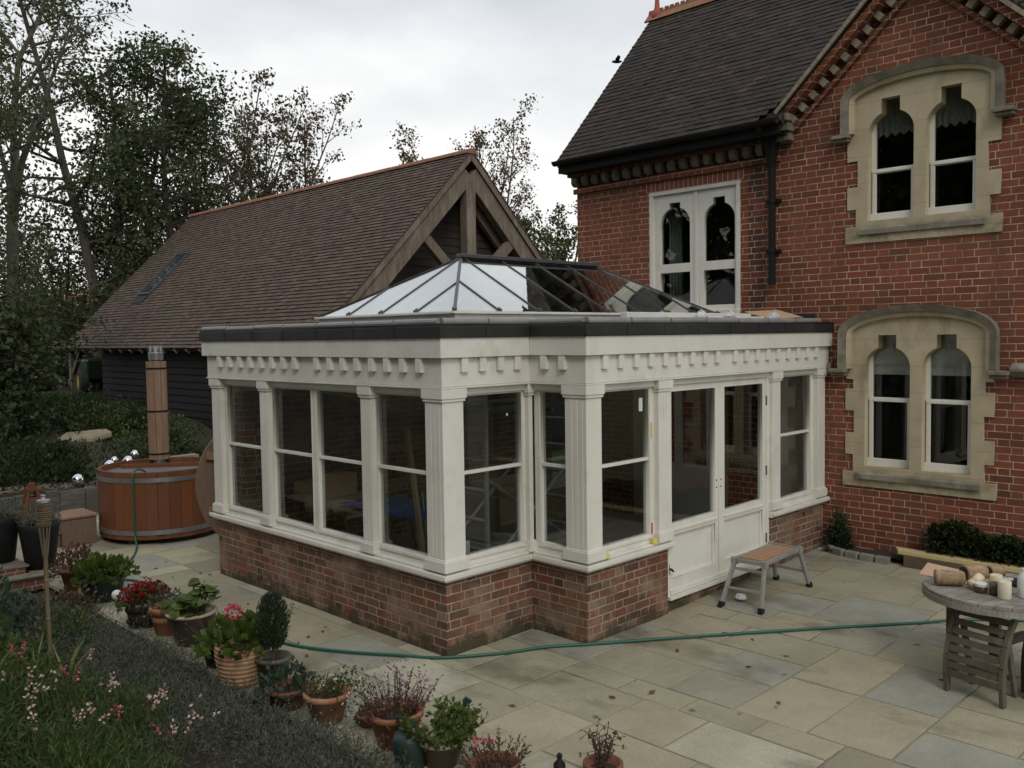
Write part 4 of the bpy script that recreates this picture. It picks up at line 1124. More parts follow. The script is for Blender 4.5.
def globes():
    for (x,y,z,r,l) in ((1.05,9.0,.70,.095,'larger mirrored globe between the flue and the tub rim, second from the flue'),(.93,9.25,.71,.065,'smallest mirrored globe, just above the back rim of the tub'),(.76,9.0,.66,.10,'mirrored garden globe half hidden by the left rim of the tub'),(.25,8.95,.50,.10,'mirrored garden globe on the mulch left of the tub'),(1.32,9.4,.75,.08,'mirrored garden globe nearest the flue, highest of those behind the tub')):
        t = thing('garden_globe', l, 'garden globe', (x,y,z-r), 'mirrored garden globes')
        k = MB(); k.lathe([(max(0,r*math.sin(PI*i/12)),-r*math.cos(PI*i/12)) for i in range(13)], (x,y,z), 24); k.build('mirror_ball', CHROME, t, smooth=True)
        k = MB(); k.tube([(x,y,.2),(x,y,z-r+.006)], .014, 8); k.build('stake', BLACKMETAL, t)
globes()
def stone_log():
    k = MB(); k.prism([(1.0,12.3,.70),(1.55,12.0,.72),(1.95,12.0,.80),(1.95,12.3,.84),(1.35,12.75,.78)], (0,0,.12))
    o = k.build('sandstone_slab', M('pale_sandstone', (.36,.31,.22), (.24,.20,.14), 6, .9, .5, 30), bevel=.03); tag(o, 'flat pale sandstone slab among the dark shrubs', 'stone')
    for i, z in enumerate((.60,.66)):
        k = MB(); k.box(1.28+.05*i,2.2,8.9,9.1,z,z+.045); o = k.build('timber_length', GREYTEAK, bevel=.004); tag(o, ['grey timber length behind the tub, lower of two','grey timber length behind the tub, upper of two'][i], 'timber', 'timber lengths behind the tub')
    for i in range(2):
        k = MB(); k.box(1.4+i*.5,1.46+i*.5,8.93,9.07,.1,.599); o = k.build('timber_post', GREYWOOD); tag(o, ['short grey post under the left end of the stacked timbers','short grey post under the right end of the stacked timbers'][i], 'post', 'posts under the timbers')
stone_log()
def tractor():
    t = thing('tractor', 'green tractor with yellow wheels parked in the barn\'s open end', 'tractor', (4.9,24,.9))
    for (x,y,r,w_) in ((5.05,22.6,.45,.25),(4.55,24.6,.72,.4),(6.1,22.6,.45,.25),(6.2,24.6,.72,.4)):
        z = 1.02+r
        k = MB(); pr = [(r*.62,-w_/2),(r*.95,-w_/2),(r,-w_*.3),(r,w_*.3),(r*.95,w_/2),(r*.62,w_/2)]
        n = 28; b = len(k.v)
        for a_, h_ in pr:
            for q in range(n): k.v.append((x+h_, y+a_*math.cos(2*PI*q/n), z+a_*math.sin(2*PI*q/n)))
        for i in range(len(pr)-1):
            for q in range(n): k.f.append((b+i*n+q,b+i*n+(q+1)%n,b+(i+1)*n+(q+1)%n,b+(i+1)*n+q)); k.t.append(.5)
        wh = k.build('wheel', RUBBER, t)
        k = MB(); k.tube([(x-w_*.36,y,z),(x-w_*.2,y,z),(x+w_*.2,y,z),(x+w_*.36,y,z)], [r*.61,r*.5,r*.5,r*.61], 24); k.build('rim', YELLOWRIM, wh)
    k = MB(); k.box(5.1,5.75,22.2,24.0,1.5,2.15); k.box(5.0,5.9,24.0,25.0,1.6,2.0); k.build('bonnet', GREENPAINT, t, bevel=.08)
    k = MB()
    for a_, b_ in ((5.05,24.05),(5.85,24.05),(5.05,25.0),(5.85,25.0)): k.tube([(a_,b_,2.0),(a_,b_,2.9)], .03, 6)
    k.box(5.0,5.9,24.0,25.1,2.88,2.95); k.build('cab_frame', BLACKMETAL, t)
    k = MB(); k.tube([(5.2,22.5,1.47),(5.95,22.5,1.47)], .06, 8); k.tube([(4.7,24.6,1.74),(6.1,24.6,1.74)], .08, 8); k.build('axle', BLACKMETAL, t)
tractor()
def far_house():
    t = thing('distant_house', 'distant house with pale pink tiled roof beyond the trees', 'house', (18,58,1))
    k = MB(); k.box(13.5,23,55,62,1,4.2); k.build('wall', M('far_render', (.35,.3,.25), (.3,.26,.22), 3, .9), t)
    k = MB(); k.prism([(13.2,54.6,4.2),(13.2,62.4,4.2),(13.2,58.5,6.2)], (10.2,0,0)); k.build('roof', M('pink_tile', (.44,.22,.17), (.36,.18,.14), 3, .8), t)
    for x in (15,18,21):
        k = MB(); k.box(x,x+1,54.96,55.04,2,3.4); k.build('window', DARKMETAL, t)
far_house()

# ------------------------------------------------------------------ things on the patio
def tall_planter(x, y, z, label, seed, ornament):
    t = thing('tall_planter', label, 'planter', (x,y,z), 'tall black planters')
    k = MB(); k.lathe([(.12,0),(.15,.02),(.205,.44),(.215,.5),(.205,.51),(.19,.5),(.185,.46)], (x,y,z), 24); k.build('pot', BLACKPLASTIC, t, smooth=True)
    k = MB(); k.lathe([(0,.462),(.186,.462)], (x,y,z), 20); k.build('soil', SOIL, t)
    f = MB(); rn = random.Random(seed)
    for i in range(700):
        a = rn.uniform(0,2*PI); r = .2*math.sqrt(rn.random()); b = V((x+r*math.cos(a),y+r*math.sin(a),z+.47))
        d = V((math.cos(a)*r*2.2+rn.uniform(-.25,.25), math.sin(a)*r*2.2+rn.uniform(-.25,.25), 1)).normalized()
        p = b+d*rn.uniform(0,.20); f.leaf(p, (d+V((rn.uniform(-.8,.8),rn.uniform(-.8,.8),.3))).normalized(), rn.uniform(.03,.06), .010, rn, rn.random())
    f.build('foliage', L_LAV, t)
tall_planter(-1.80,5.42,.20,'tall black planter of grey foliage at the left edge of the photo',1,True)
tall_planter(-1.47,5.15,.12,'tall black planter of grey foliage behind the bamboo torch',2,False)
def obelisk():
    t = thing('plant_obelisk', 'small red brown wooden obelisk against the timber wall', 'obelisk', (-.62,7.6,0))
    x, y = -.75, 7.8
    for a, b in ((-1,-1),(1,-1),(1,1),(-1,1)):
        k = MB(); k.bar((x+.16*a,y+.16*b,0),(x+.05*a,y+.05*b,.62),.03,.03); k.build('leg', CEDAR, t)
    k = MB(); k.box(x-.07,x+.07,y-.07,y+.07,.60,.64); k.box(x-.04,x+.04,y-.04,y+.04,.641,.70); k.build('cap', CEDAR, t)
    k = MB(); 
    for z, h in ((.3,.112),(.48,.082)):
        for s in (-1,1): k.box(x-h,x+h,y+s*h-.008,y+s*h+.008,z,z+.03); k.box(x+s*h-.008,x+s*h+.008,y-h,y+h,z,z+.03)
    k.build('rail', CEDAR, t)
obelisk()
def brick_step():
    t = thing('brick_edging', 'low stepped red brick wall with stone coping under the black planters', 'low wall', (-1.8,4.8,0))
    k = MB(); k.box(-2.9,-1.50,4.86,4.96,-.05,.095); k.box(-2.9,-1.66,5.02,5.12,-.05,.18); k.box(-1.60,-1.50,4.96,5.6,-.05,.095); k.build('brick_course', STEPBRICK, t)
    k = MB(); k.box(-2.9,-1.46,4.82,5.01,.097,.122); k.box(-2.9,-1.62,5.012,5.9,.183,.205); k.box(-1.615,-1.46,5.012,5.65,.097,.122); k.build('coping', STONEDARK, t, bevel=.006)
brick_step()
def torch():
    x, y = -2.45, 1.75
    t = thing('bamboo_torch', 'bamboo garden torch with a woven head and long cane standing in the bed', 'torch', (x,y,0))
    k = MB(); k.tube([(x,y,-.03),(x+.004,y,.35),(x,y+.004,.75),(x,y,1.12)], [.017,.016,.017,.016], 8)
    for z in (.2,.5,.8): k.lathe([(.016,z-.008),(.020,z),(.016,z+.008)], (x,y,0), 8)
    k.build('cane', BAMBOO, t)
    k = MB()
    for i in range(9):
        a = 2*PI*i/9; k.tube([(x+.014*math.cos(a),y+.014*math.sin(a),.98),(x+.045*math.cos(a),y+.045*math.sin(a),1.27)], .005, 5)
    k.build('splint', BAMBOO, t)
    k = MB()
    for j in range(12):
        z = 1.23+.0145*j; k.lathe([(.046,z-.007),(.052+.003*(j%2),z),(.046,z+.007)], (x,y,0), 14, RND.random())
    k.build('woven_head', CANE, t)
    k = MB(); k.lathe([(.045,1.405),(.05,1.405),(.05,1.425),(.02,1.43),(.015,1.445),(.018,1.46),(0,1.465)], (x,y,0), 16); k.build('oil_can', ALU, t)
torch()

def hose():
    pts = [(.40,6.30,.72),(.12,6.13,.93),(-.04,5.985,.972),(-.10,5.925,.93),(-.114,5.912,.85),(-.114,5.912,.5),(-.112,5.90,.12),(-.17,5.72,.022),(-.45,5.2,.016),(-.85,4.7,.016),(-.95,4.45,.016),(-.80,4.15,.016),(-.76,3.4,.016),(-.80,2.45,.016),(-.79,1.6,.016),(-.72,1.05,.016),(-.5,.58,.016),(-.28,.24,.016),(-.07,-.075,.016),(.34,-.37,.016),(.7,-.54,.016),(1.03,-.78,.016),(1.8,-1.33,.018),(2.7,-2.05,.033),(3.3,-2.58,.05),(3.62,-2.86,.063),(4.0,-3.4,.077),(4.3,-4.2,.088)]
    P = [V(p) for p in pts]; out = []
    for i in range(len(P)-1):
        p0, p1, p2, p3 = P[max(0,i-1)], P[i], P[i+1], P[min(len(P)-1,i+2)]
        for q in range(8):
            t = q/8; out.append(.5*((2*p1)+(-p0+p2)*t+(2*p0-5*p1+4*p2-p3)*t*t+(-p0+3*p1-3*p2+p3)*t*t*t))
    out.append(P[-1]); k = MB(); k.tube(out, .0125, 8); o = k.build('garden_hose', HOSEGREEN, smooth=True)
    tag(o, 'long dark green garden hose running from the tub across the patio', 'hose')
hose()
def step_stool():
    t = thing('step_stool', 'aluminium folding work step with worn orange wooden top by the doors', 'step stool', (3.2,-1.15,0))
    A = [V((2.66,-1.0,.026)), V((2.70,-1.40,.027)), V((3.72,-1.36,.062)), V((3.74,-.98,.063))]
    T = [V((2.82,-1.05,.43)), V((2.84,-1.36,.43)), V((3.55,-1.34,.445)), V((3.55,-1.03,.445))]
    for a, b in zip(A, T):
        k = MB(); k.bar(a, b, .045, .03, up=(0,1,0)); lg = k.build('leg', ALU, t, bevel=.004)
        f = MB(); d = (b-a).normalized(); f.bar(a-d*.02, a+d*.04, .056, .042, up=(0,1,0)); f.build('foot', BLACKPLASTIC, lg)
    for a, b in ((0,1),(3,2)):
        k = MB(); p = A[a]+(T[a]-A[a])*.42; q = A[b]+(T[b]-A[b])*.42; k.bar(p, q, .03, .018)
        p = A[a]+(T[a]-A[a])*.86; q = A[b]+(T[b]-A[b])*.86; k.bar(p, q, .035, .02)
        k.build('rung', ALU, t)
    k = MB(); z = .452
    k.bar(T[0]+V((-.02,-.01,.02)),T[3]+V((.02,-.01,.02)),.03,.04); k.bar(T[1]+V((-.02,.01,.02)),T[2]+V((.02,.01,.02)),.03,.04)
    k.bar(T[0]+V((-.005,-.03,.02)),T[1]+V((-.005,.03,.02)),.035,.038); k.bar(T[3]+V((.005,-.03,.02)),T[2]+V((.005,.03,.02)),.035,.038)
    for c in T: k.obox(c+V((0,0,.012)), (.03,0,0), (0,.025,0), (0,0,.035))
    k.build('top_frame', ALU, t, bevel=.003)
    k = MB()
    for i in range(4):
        y = -1.31+.068*i; k.box(2.86,3.53,y,y+.062,.456,.474,i/3)
    k.build('top_board', M('worn_orange_wood', (.46,.19,.085), (.34,.25,.17), 7, .7, .2, 40, stretch=(1,8,8), tint=.3, c3=(.33,.28,.22)), t)
    k = MB(); k.lathe([(0,-.02),(.05,-.015),(.06,.0),(.045,.03),(0,.04)], (2.93,-1.05,.055), 9); o = k.build('crumpled_bag', CRUMPLE); tag(o, 'small crumpled pale plastic bag on the paving under the step stool', 'plastic bag')
step_stool()
def table():
    c = V((3.05,-3.72,.09)); t = thing('garden_table', 'round weathered grey slatted garden table cluttered with bottles and candles', 'table', (2.44,-3.5,.01))
    rx, ry, ang = 1.30, .72, rad(-14)     # long axis
    e1, e2 = V((math.cos(ang), math.sin(ang), 0)), V((-math.sin(ang), math.cos(ang), 0))
    C = V((2.44,-3.50,0)); zt = .715; k = MB(); rn = random.Random(17)
    rx, ry = .51, .51
    n = 11
    for i in range(n):
        v0 = -ry+2*ry*i/n+.004; v1 = -ry+2*ry*(i+1)/n-.004
        def u(v): return rx*math.sqrt(max(0,1-min(1,abs(v/ry))**2.0))
        m = 6; vs = [v0+(v1-v0)*q/m for q in range(m+1)]
        poly = [C+e2*v+e1*u(v) for v in vs]+[C+e2*v-e1*u(v) for v in reversed(vs)]
        k.prism([p+V((0,0,zt-.024)) for p in poly], (0,0,.024), rn.random())
    k.build('slatted_top', GREYTEAK, t)
    ap = MB(); m = 96
    P = [C+e1*(rx*.97*math.cos(2*PI*i/m))+e2*(ry*.97*math.sin(2*PI*i/m)) for i in range(m)]
    for i in range(m): ap.bar(P[i]+V((0,0,zt-.049)), P[(i+1)%m]+V((0,0,zt-.049)), .05, .044)
    ap.build('apron_rim', GREYTEAK, t)
    for a, b in ((-.10,-.30),(.36,-.24),(.36,.24),(-.10,.30)):
        p = C+e1*a+e2*b; q = MB(); q.box(p.x-.035,p.x+.035,p.y-.035,p.y+.035,gz(p.x,0),zt-.06); q.build('leg', BROWNTEAK, t)
    st = MB(); st.bar(C+e1*-.08+V((0,0,.3)), C+e1*.36+V((0,0,.3)), .06, .05); st.build('stretcher', BROWNTEAK, t)
    zt += .001
    def item(name, label, cat, parts, loc, grp=None):
        th = thing(name, label, cat, loc, grp)
        for nm, mb_, mt, sm in parts: mb_.build(nm, mt, th, smooth=sm)
        return th
    def lat(prof, loc, n=18): k = MB(); k.lathe(prof, loc, n); return k
    # items, placed where they stand on the table
    def roll(name, label, p, q, r0, r1, dark_end):
        p, q = V(p), V(q); d = (q-p); k = MB(); m = 14
        pts = [p+d*(i/m) for i in range(m+1)]
        k.tube(pts, [ (r0+(r1-r0)*i/m)*(1+.05*math.sin(i*2.1)+.03*(i%2)) for i in range(m+1)], 16)
        h = MB(); dn = d.normalized(); h.tube([q+dn*.001, q+dn*.008], r1*.86, 14)
        item(name, label, 'bark roll', [('roll', k, COIR, True), ('dark_end', h, DARKOAK if dark_end else COIR, False)], tuple(p-V((0,0,r0))), 'rolls of tan bark on the table')
    roll('bark_roll', 'long tan bark roll at the near left end of the table', (2.215,-3.125,zt+.062), (2.315,-3.29,zt+.060), .055, .053, False)
    roll('bark_roll', 'tan bark roll with a dark open end in the middle of the rolls', (2.60,-3.345,zt+.064), (2.46,-3.25,zt+.064), .055, .058, True)
    roll('bark_roll', 'smallest tan bark roll, far end of the row on the table', (2.77,-3.42,zt+.052), (2.66,-3.36,zt+.052), .043, .047, True)
    y0 = 0
    L1 = (2.265,-3.40,zt)
    k = MB(); k.tube([(2.30,-3.37,zt+.04),(2.36,-3.40,zt+.085)], [.038,.035], 16); k.tube([(2.27,-3.355,zt+.03),(2.30,-3.37,zt+.04)], [.034,.038], 14)
    item('leaning_candle', 'stubby cream candle lying tilted left of the jars', 'candle', [('wax', k, CREAMWAX, True)], (2.29,-3.37,zt))
    item('glass_jar', 'squat dark jar with white lid on the table edge', 'jar', [('jar', lat([(.038,0),(.042,.008),(.042,.042),(.039,.046)], (2.235,-3.44,zt)), AMBER, True), ('lid', lat([(.042,.047),(.044,.05),(.044,.068),(.038,.072),(0,.072)], (2.235,-3.44,zt)), PLASTICWHITE, False)], (2.235,-3.44,zt))
    item('pillar_candle', 'cream pillar candle behind the brown glass', 'candle', [('wax', lat([(.041,0),(.043,.005),(.043,.115),(.039,.12),(.025,.115),(0,.113)], (2.35,-3.505,zt), 20), CREAMWAX, True)], (2.35,-3.505,zt))
    item('brown_tumbler', 'small brown glass tumbler between jar and cream candles', 'glass', [('glass', lat([(.03,0),(.036,.005),(.04,.09),(.036,.09),(.032,.01),(0,.01)], (2.235,-3.535,zt)), AMBER, True)], (2.235,-3.535,zt))
    item('pillar_candle', 'cream pillar candle in front of the white bottle', 'candle', [('wax', lat([(.042,0),(.044,.005),(.044,.12),(.040,.125),(.025,.12),(0,.118)], (2.19,-3.61,zt), 20), M('ivory_wax', (.70,.64,.50), (.62,.56,.43), 7, .55), True)], (2.19,-3.61,zt))
    item('white_bottle', 'tall white plastic bottle with a tapered shoulder', 'bottle', [('bottle', lat([(.036,0),(.040,.006),(.040,.14),(.036,.155),(.018,.185),(.0175,.19)], (2.30,-3.70,zt)), PLASTICWHITE, True), ('cap', lat([(.017,.191),(.019,.193),(.018,.21),(0,.21)], (2.30,-3.70,zt)), PLASTICWHITE, False)], (2.30,-3.70,zt))
    k = MB(); k.prism([(2.56,-3.43,zt+.02),(2.62,-3.52,zt+.03),(2.56,-3.56,zt+.045),(2.49,-3.47,zt+.035)], (0,0,.018)); item('folded_paper', 'folded white paper behind the candles', 'paper', [('sheet', k, PLASTICWHITE, False)], (2.56,-3.49,zt))
    k = MB(); k.box(2.55,2.75,-3.62,-3.46,zt,zt+.018); item('dark_tray', 'flat dark tray under the folded paper', 'tray', [('tray', k, BLACKPLASTIC, False)], (2.65,-3.54,zt))
    k = MB(); k.lathe([(.11,0),(.13,.03),(.12,.12),(.07,.17),(0,.18)], (2.74,-3.72,zt), 12, sy=.8)
    h = MB(); h.tube([(2.68,-3.68,zt+.15),(2.70,-3.70,zt+.235),(2.78,-3.74,zt+.23),(2.80,-3.76,zt+.14)], .012, 6)
    item('brown_bag', 'brown soft bag with handles on the far part of the table', 'bag', [('bag', k, M('brown_canvas', (.085,.055,.038), (.055,.036,.026), 8, .9), True), ('handle', h, DARKOAK, True)], (2.74,-3.72,zt))
    k = MB(); k.obox((2.50,-3.84,zt+.03), (.12,-.05,0), (.03,.08,0), (0,0,.03)); item('dark_box', 'flat dark navy box to the right of the white bottle', 'box', [('box', k, M('navy_card', (.02,.022,.04), (.03,.03,.05), 5, .6), False)], (2.50,-3.84,zt))
    k = MB(); k.prism([(2.45,-2.92,zt+.001),(2.84,-2.84,zt+.001),(2.72,-3.36,zt+.001),(2.36,-3.40,zt+.001)], (0,0,.003)); item('peach_card', 'thin peach coloured card overhanging the far edge of the table', 'card', [('card', k, PEACH, False)], (2.7,-3.05,zt))
table()
def chairs():
    def chair(o, yaw, label):
        # steamer style slatted chair, folded: curved side rails with slats, rear legs behind
        t = thing('folding_chair', label, 'chair', o, 'slatted folding chairs')
        o = V(o); e = V((math.cos(yaw), math.sin(yaw), 0)); f = V((-math.sin(yaw), math.cos(yaw), 0))
        w_ = .20
        prof = [(-.02,.0),(-.035,.14),(-.03,.28),(.01,.42),(.07,.53),(.13,.60)]
        for s in (-1, 1):
            k = MB()
            for (a, z0), (b, z1) in zip(prof[:-1], prof[1:]):
                k.bar(o+e*(s*w_)+f*a+V((0,0,z0)), o+e*(s*w_)+f*b+V((0,0,z1)), .028, .05, up=f)
            k.build('side_rail', BROWNTEAK, t)
            k = MB(); k.bar(o+e*(s*(w_-.045))+f*.24+V((0,0,.0)), o+e*(s*(w_-.045))+f*.10+V((0,0,.50)), .026, .045, up=f); k.build('rear_leg', BROWNTEAK, t)
        def on(z):
            for (a, z0), (b, z1) in zip(prof[:-1], prof[1:]):
                if z0 <= z <= z1: return a+(b-a)*(z-z0)/(z1-z0)
            return prof[-1][0]
        for i in range(8):
            z = .15+.06*i; k = MB(); a, b = on(z-.02), on(z+.02)
            u = V((0,0,.04))+f*(b-a); u.normalize(); nn = e.cross(u)
            k.obox(o+f*(on(z)-.012)+V((0,0,z)), e*(w_-.016), u*.0225, nn*.006, RND.random()); k.build('slat', BROWNTEAK, t)
        k = MB(); k.bar(o+e*(w_-.06)+f*.2+V((0,0,.14)), o-e*(w_-.06)+f*.2+V((0,0,.14)), .03, .02); k.build('stretcher', BROWNTEAK, t)
    chair((2.035,-3.48,.0), rad(-100.5), 'brown slatted folding chair leaning under the near edge of the table')
    chair((2.36,-3.90,.005), rad(-100.5), 'second slatted folding chair behind the first, at the right edge of the photo')
chairs()
def timber():
    def g(x): return gz(x,0)
    k = MB(); k.prism([(5.10,-1.66,.225),(4.96,-1.74,.225),(4.94,-4.6,.225),(5.08,-4.6,.225)], (0,0,.045)); o = k.build('pine_plank', PINE, bevel=.004); tag(o, 'long pale new pine plank lying on the brown sleeper by the house', 'plank')
    k = MB(); k.box(4.95,5.07,-4.6,-1.80,.07,.2235); o = k.build('timber_sleeper', BROWNBOARD, bevel=.006); tag(o, 'dark brown timber sleeper edging the border under the pine plank', 'sleeper')
    rn = random.Random(12); path = [(5.24,-.84),(5.10,-.92),(5.01,-1.06),(4.975,-1.23),(4.965,-1.40),(4.97,-1.57)]
    for i, (x, y) in enumerate(path):
        d = V((path[min(i+1,5)][0]-path[max(i-1,0)][0], path[min(i+1,5)][1]-path[max(i-1,0)][1], 0)).normalized(); s = V((-d.y,d.x,0))
        k = MB(); k.obox((x,y,.125), d*.076, s*.040, (0,0,.045), rn.random()); o = k.build('granite_sett', KERB, bevel=.012)
        tag(o, ['granite sett touching the house wall, first of the curved edging','second granite sett from the house wall in the curved edging','third granite sett of the curved edging','fourth granite sett of the curved edging','granite sett next to last before the sleeper','granite sett against the end of the brown sleeper'][i], 'kerb stone', 'granite setts edging the border')
timber()
def roof_litter():
    k = MB(); z = 2.735
    t = thing('cardboard_sheet', 'folded brown cardboard sheet left on the orangery roof', 'cardboard', (4.6,-.5,z))
    k.prism([(4.25,-.62,z+.03),(4.98,-.62,z+.055),(5.0,-.30,z+.145),(4.30,-.28,z+.12)], (0,0,.008)); k.build('top_flap', CARD, t)
    k = MB(); k.prism([(4.99,-.62,z+.052),(5.12,-.60,z+.002),(5.13,-.32,z+.002),(5.01,-.30,z+.14)], (.004,0,.006)); k.prism([(4.24,-.6,z+.002),(4.98,-.6,z+.002),(5.0,-.3,z+.002),(4.3,-.28,z+.002)], (0,0,.006)); k.build('side_flap', CARD, t)
    k = MB(); k.box(1.95,4.15,-.45,-.37,z+.0,z+.098); o = k.build('white_trim_length', PLASTICWHITE, bevel=.006); tag(o, 'long white trim length lying on the roof in front of the lantern', 'trim')
    k = MB(); k.box(2.45,4.22,-.57,-.51,z+.0,z+.062); o = k.build('white_trim_length', WHITE, bevel=.006); tag(o, 'shorter cream trim length lying nearest the roof edge', 'trim')
    for i, (x, y) in enumerate(((2.85,-.66),(3.42,-.62),(4.38,-.60))):
        k = MB(); rn = random.Random(40+i); n = 9
        prof = [(0,0),(.10,.0),(.085,.03),(.05,.055),(0,.07)]
        k.lathe(prof, (0,0,0), n)
        k.v = [(x+a*(1+rn.uniform(-.3,.3)), y+b*.7*(1+rn.uniform(-.3,.3)), 2.762+c*(1.3+rn.uniform(-.4,.4))) for a, b, c in k.v]
        o = k.build('polythene_scrap', CRUMPLE); tag(o, ['scrap of clear polythene on the roof edge below the lantern','smaller scrap of polythene in the middle of the front roof edge','scrap of polythene beside the cardboard on the roof'][i], 'plastic scrap', 'polythene scraps on the roof edge')
    k = MB(); k.box(2.05,2.45,2.62,2.72,3.19,3.20); 
roof_litter()

# ------------------------------------------------------------------ inside the orangery
def interior():
    t = thing('scaffold_tower', 'low aluminium scaffold tower with rungs and diagonal braces inside the orangery', 'scaffold', (1.6,.75,.1))
    X = (.95,2.35); Y = (.42,1.12)
    for x in X:
        for y in Y: k = MB(); k.tube([(x,y,.102),(x,y,2.15)], .025, 8); k.build('standard', ALU, t)
        k = MB()
        for z in [.35+.28*i for i in range(7)]: k.tube([(x,Y[0],z),(x,Y[1],z)], .018, 6)
        k.build('rung', ALU, t)
    k = MB()
    for y in Y: k.tube([(X[0],y,.45),(X[1],y,1.55)], .018, 6); k.tube([(X[0],y,.3),(X[1],y,.3)], .02, 6); k.tube([(X[0],y,1.95),(X[1],y,1.95)], .02, 6)
    k.tube([(X[0],Y[0],1.3),(X[1],Y[0],.4)], .018, 6); k.build('brace', ALU, t)
    t = thing('trestle_table', 'trestle bench with blue dust sheet inside the left windows', 'bench', (.9,2.2,.1))
    k = MB(); k.box(.5,1.2,1.35,3.2,.86,.895); k.build('top_board', PLY, t)
    for y in (1.6,2.9):
        k = MB(); k.bar((.55,y,.102),(.72,y,.858),.05,.03,up=(0,1,0)); k.bar((1.15,y,.102),(.98,y,.858),.05,.03,up=(0,1,0)); k.bar((.6,y,.45),(1.1,y,.45),.04,.03); k.build('trestle', PLY, t)
    k = MB(); vs = []; nx, ny = 8, 16; rn = random.Random(6)
    for i in range(nx+1):
        for j in range(ny+1): vs.append((.46+.62*i/nx, .95+1.25*j/ny, .905+rn.uniform(0,.03)+(.02 if i in (0,nx) else 0)-(0.0 if j > 2 else .01)))
    k.add(vs, [(i*(ny+1)+j,(i+1)*(ny+1)+j,(i+1)*(ny+1)+j+1,i*(ny+1)+j+1) for i in range(nx) for j in range(ny)]); o = k.build('dust_sheet', BLUE); tag(o, 'crumpled blue dust sheet on the trestle bench inside', 'dust sheet')
    k = MB(); k.obox((.85,2.75,1.02),(.2,.05,0),(-.03,.12,0),(0,0,.12)); o = k.build('carton', CARD); tag(o, 'small brown carton on the trestle bench inside the left window', 'box')
    k = MB(); k.obox((.78,3.2,.96),(.12,.02,0),(-.02,.10,0),(0,0,.06)); o = k.build('carton', PLY); tag(o, 'flat pale carton at the far end of the trestle bench', 'box')
    k = MB(); k.bar((.42,.62,.11),(.5,1.02,1.78),.05,.03,up=(1,0,0)); o = k.build('leaning_batten', PLY); tag(o, 'pale timber batten leaning inside the nearest left window', 'batten')
    k = MB(); k.box(.62,.68,.40,.85,.102,.62); k.box(.40,.62,.3,.36,.102,.8); o = k.build('offcut_panel', PLASTICWHITE); tag(o, 'white board offcuts standing inside the near corner windows', 'board')
    k = MB(); rn = random.Random(77)
    t = thing('clothes_airer', 'wire mesh airer of thin rods folded inside the near corner', 'airer', (.6,1.0,.1))
    for i in range(9):
        z = .35+.07*i; k.tube([(.34,.30+.05*i%.3,z),(.9,1.25,z+.12)], .004, 4)
    k.build('wire_rods', ALU, t)
    k = MB(); k.tube([(.30,.28,.102),(.34,.34,1.0)], .01, 6); k.tube([(.92,1.22,.102),(.88,1.28,1.1)], .01, 6); k.build('airer_frame', ALU, t)
    k = MB(); k.box(3.2,4.6,2.6,3.3,.102,.55); k.box(3.3,4.3,2.7,3.25,.551,.7); o = k.build('stacked_boards', PLY); tag(o, 'stack of plywood boards on the floor at the back of the orangery', 'boards')
    # glazed rear doors are plain wall here; a dark hanging drop sheet by the doorway
interior()
# ------------------------------------------------------------------ plants
def rdir(rn, up=.3):
    while True:
        d = V((rn.uniform(-1,1), rn.uniform(-1,1), rn.uniform(-1,1)))
        if .05 < d.length < 1: return (d.normalized()+V((0,0,up))).normalized()
def mound(mb, c, rx, ry, rz, n, L, W, rn, up=.4, lump=.25, inner=.5, flat=0.0, t0=0., t1=1.):
    """leaves through a lumpy half dome"""
    c = V(c); ph = [rn.uniform(0,6.3) for _ in range(4)]
    for i in range(n):
        a = rn.uniform(0,2*PI); z = rn.uniform(-.15,1); r = math.sqrt(max(0,1-z*z)) if z > 0 else 1
        k = (inner+(1-inner)*rn.random()**.6)*(1+lump*math.sin(3*a+ph[0]+z*3)*math.sin(2*a+ph[1])+lump*.6*math.sin(7*a+ph[2]+5*z))
        p = c+V((rx*k*r*math.cos(a), ry*k*r*math.sin(a), max(0,rz*k*z)+.01))
        d = V((r*math.cos(a), r*math.sin(a), z+up))+V((rn.uniform(-.8,.8),rn.uniform(-.8,.8),rn.uniform(-.6,.6)))
        s = rn.uniform(.65,1.2)
        tt = t0+(t1-t0)*(.5*rn.random()+.5*max(0,min(1,.5+.5*math.sin(3*a+ph[3]+4*z))))
        mb.leaf(p, d, L*s, W*s, rn, tt)
def spikes(mb, c, r, n, h, L, W, rn, spread=.5, per=14, stem=None, t0=0, t1=1):
    """upright stems set with narrow leaves"""
    c = V(c)
    for i in range(n):
        a = rn.uniform(0,2*PI); q = r*math.sqrt(rn.random()); b = c+V((q*math.cos(a), q*math.sin(a), 0))
        d = V((math.cos(a)*spread*q/r+rn.uniform(-.15,.15), math.sin(a)*spread*q/r+rn.uniform(-.15,.15), 1)).normalized(); hh = h*rn.uniform(.55,1.05)
        if stem is not None: stem.tube([b, b+d*hh*.6, b+d*hh+V((0,0,-.01))], [.003,.002,.001], 4, False)
        for j in range(per):
            p = b+d*hh*(.12+.88*j/per); mb.leaf(p, d*.6+rdir(rn,.1)*.8, L*rn.uniform(.7,1.2), W, rn, t0+(t1-t0)*rn.random())
def blossom(mb, c, r, n, rn, size=.02):
    c = V(c)
    for i in range(n):
        d = rdir(rn,.25); mb.leaf(c+d*r*rn.uniform(.5,1), d+rdir(rn)*.8, size*rn.uniform(.7,1.2), size*.85, rn, rn.random())

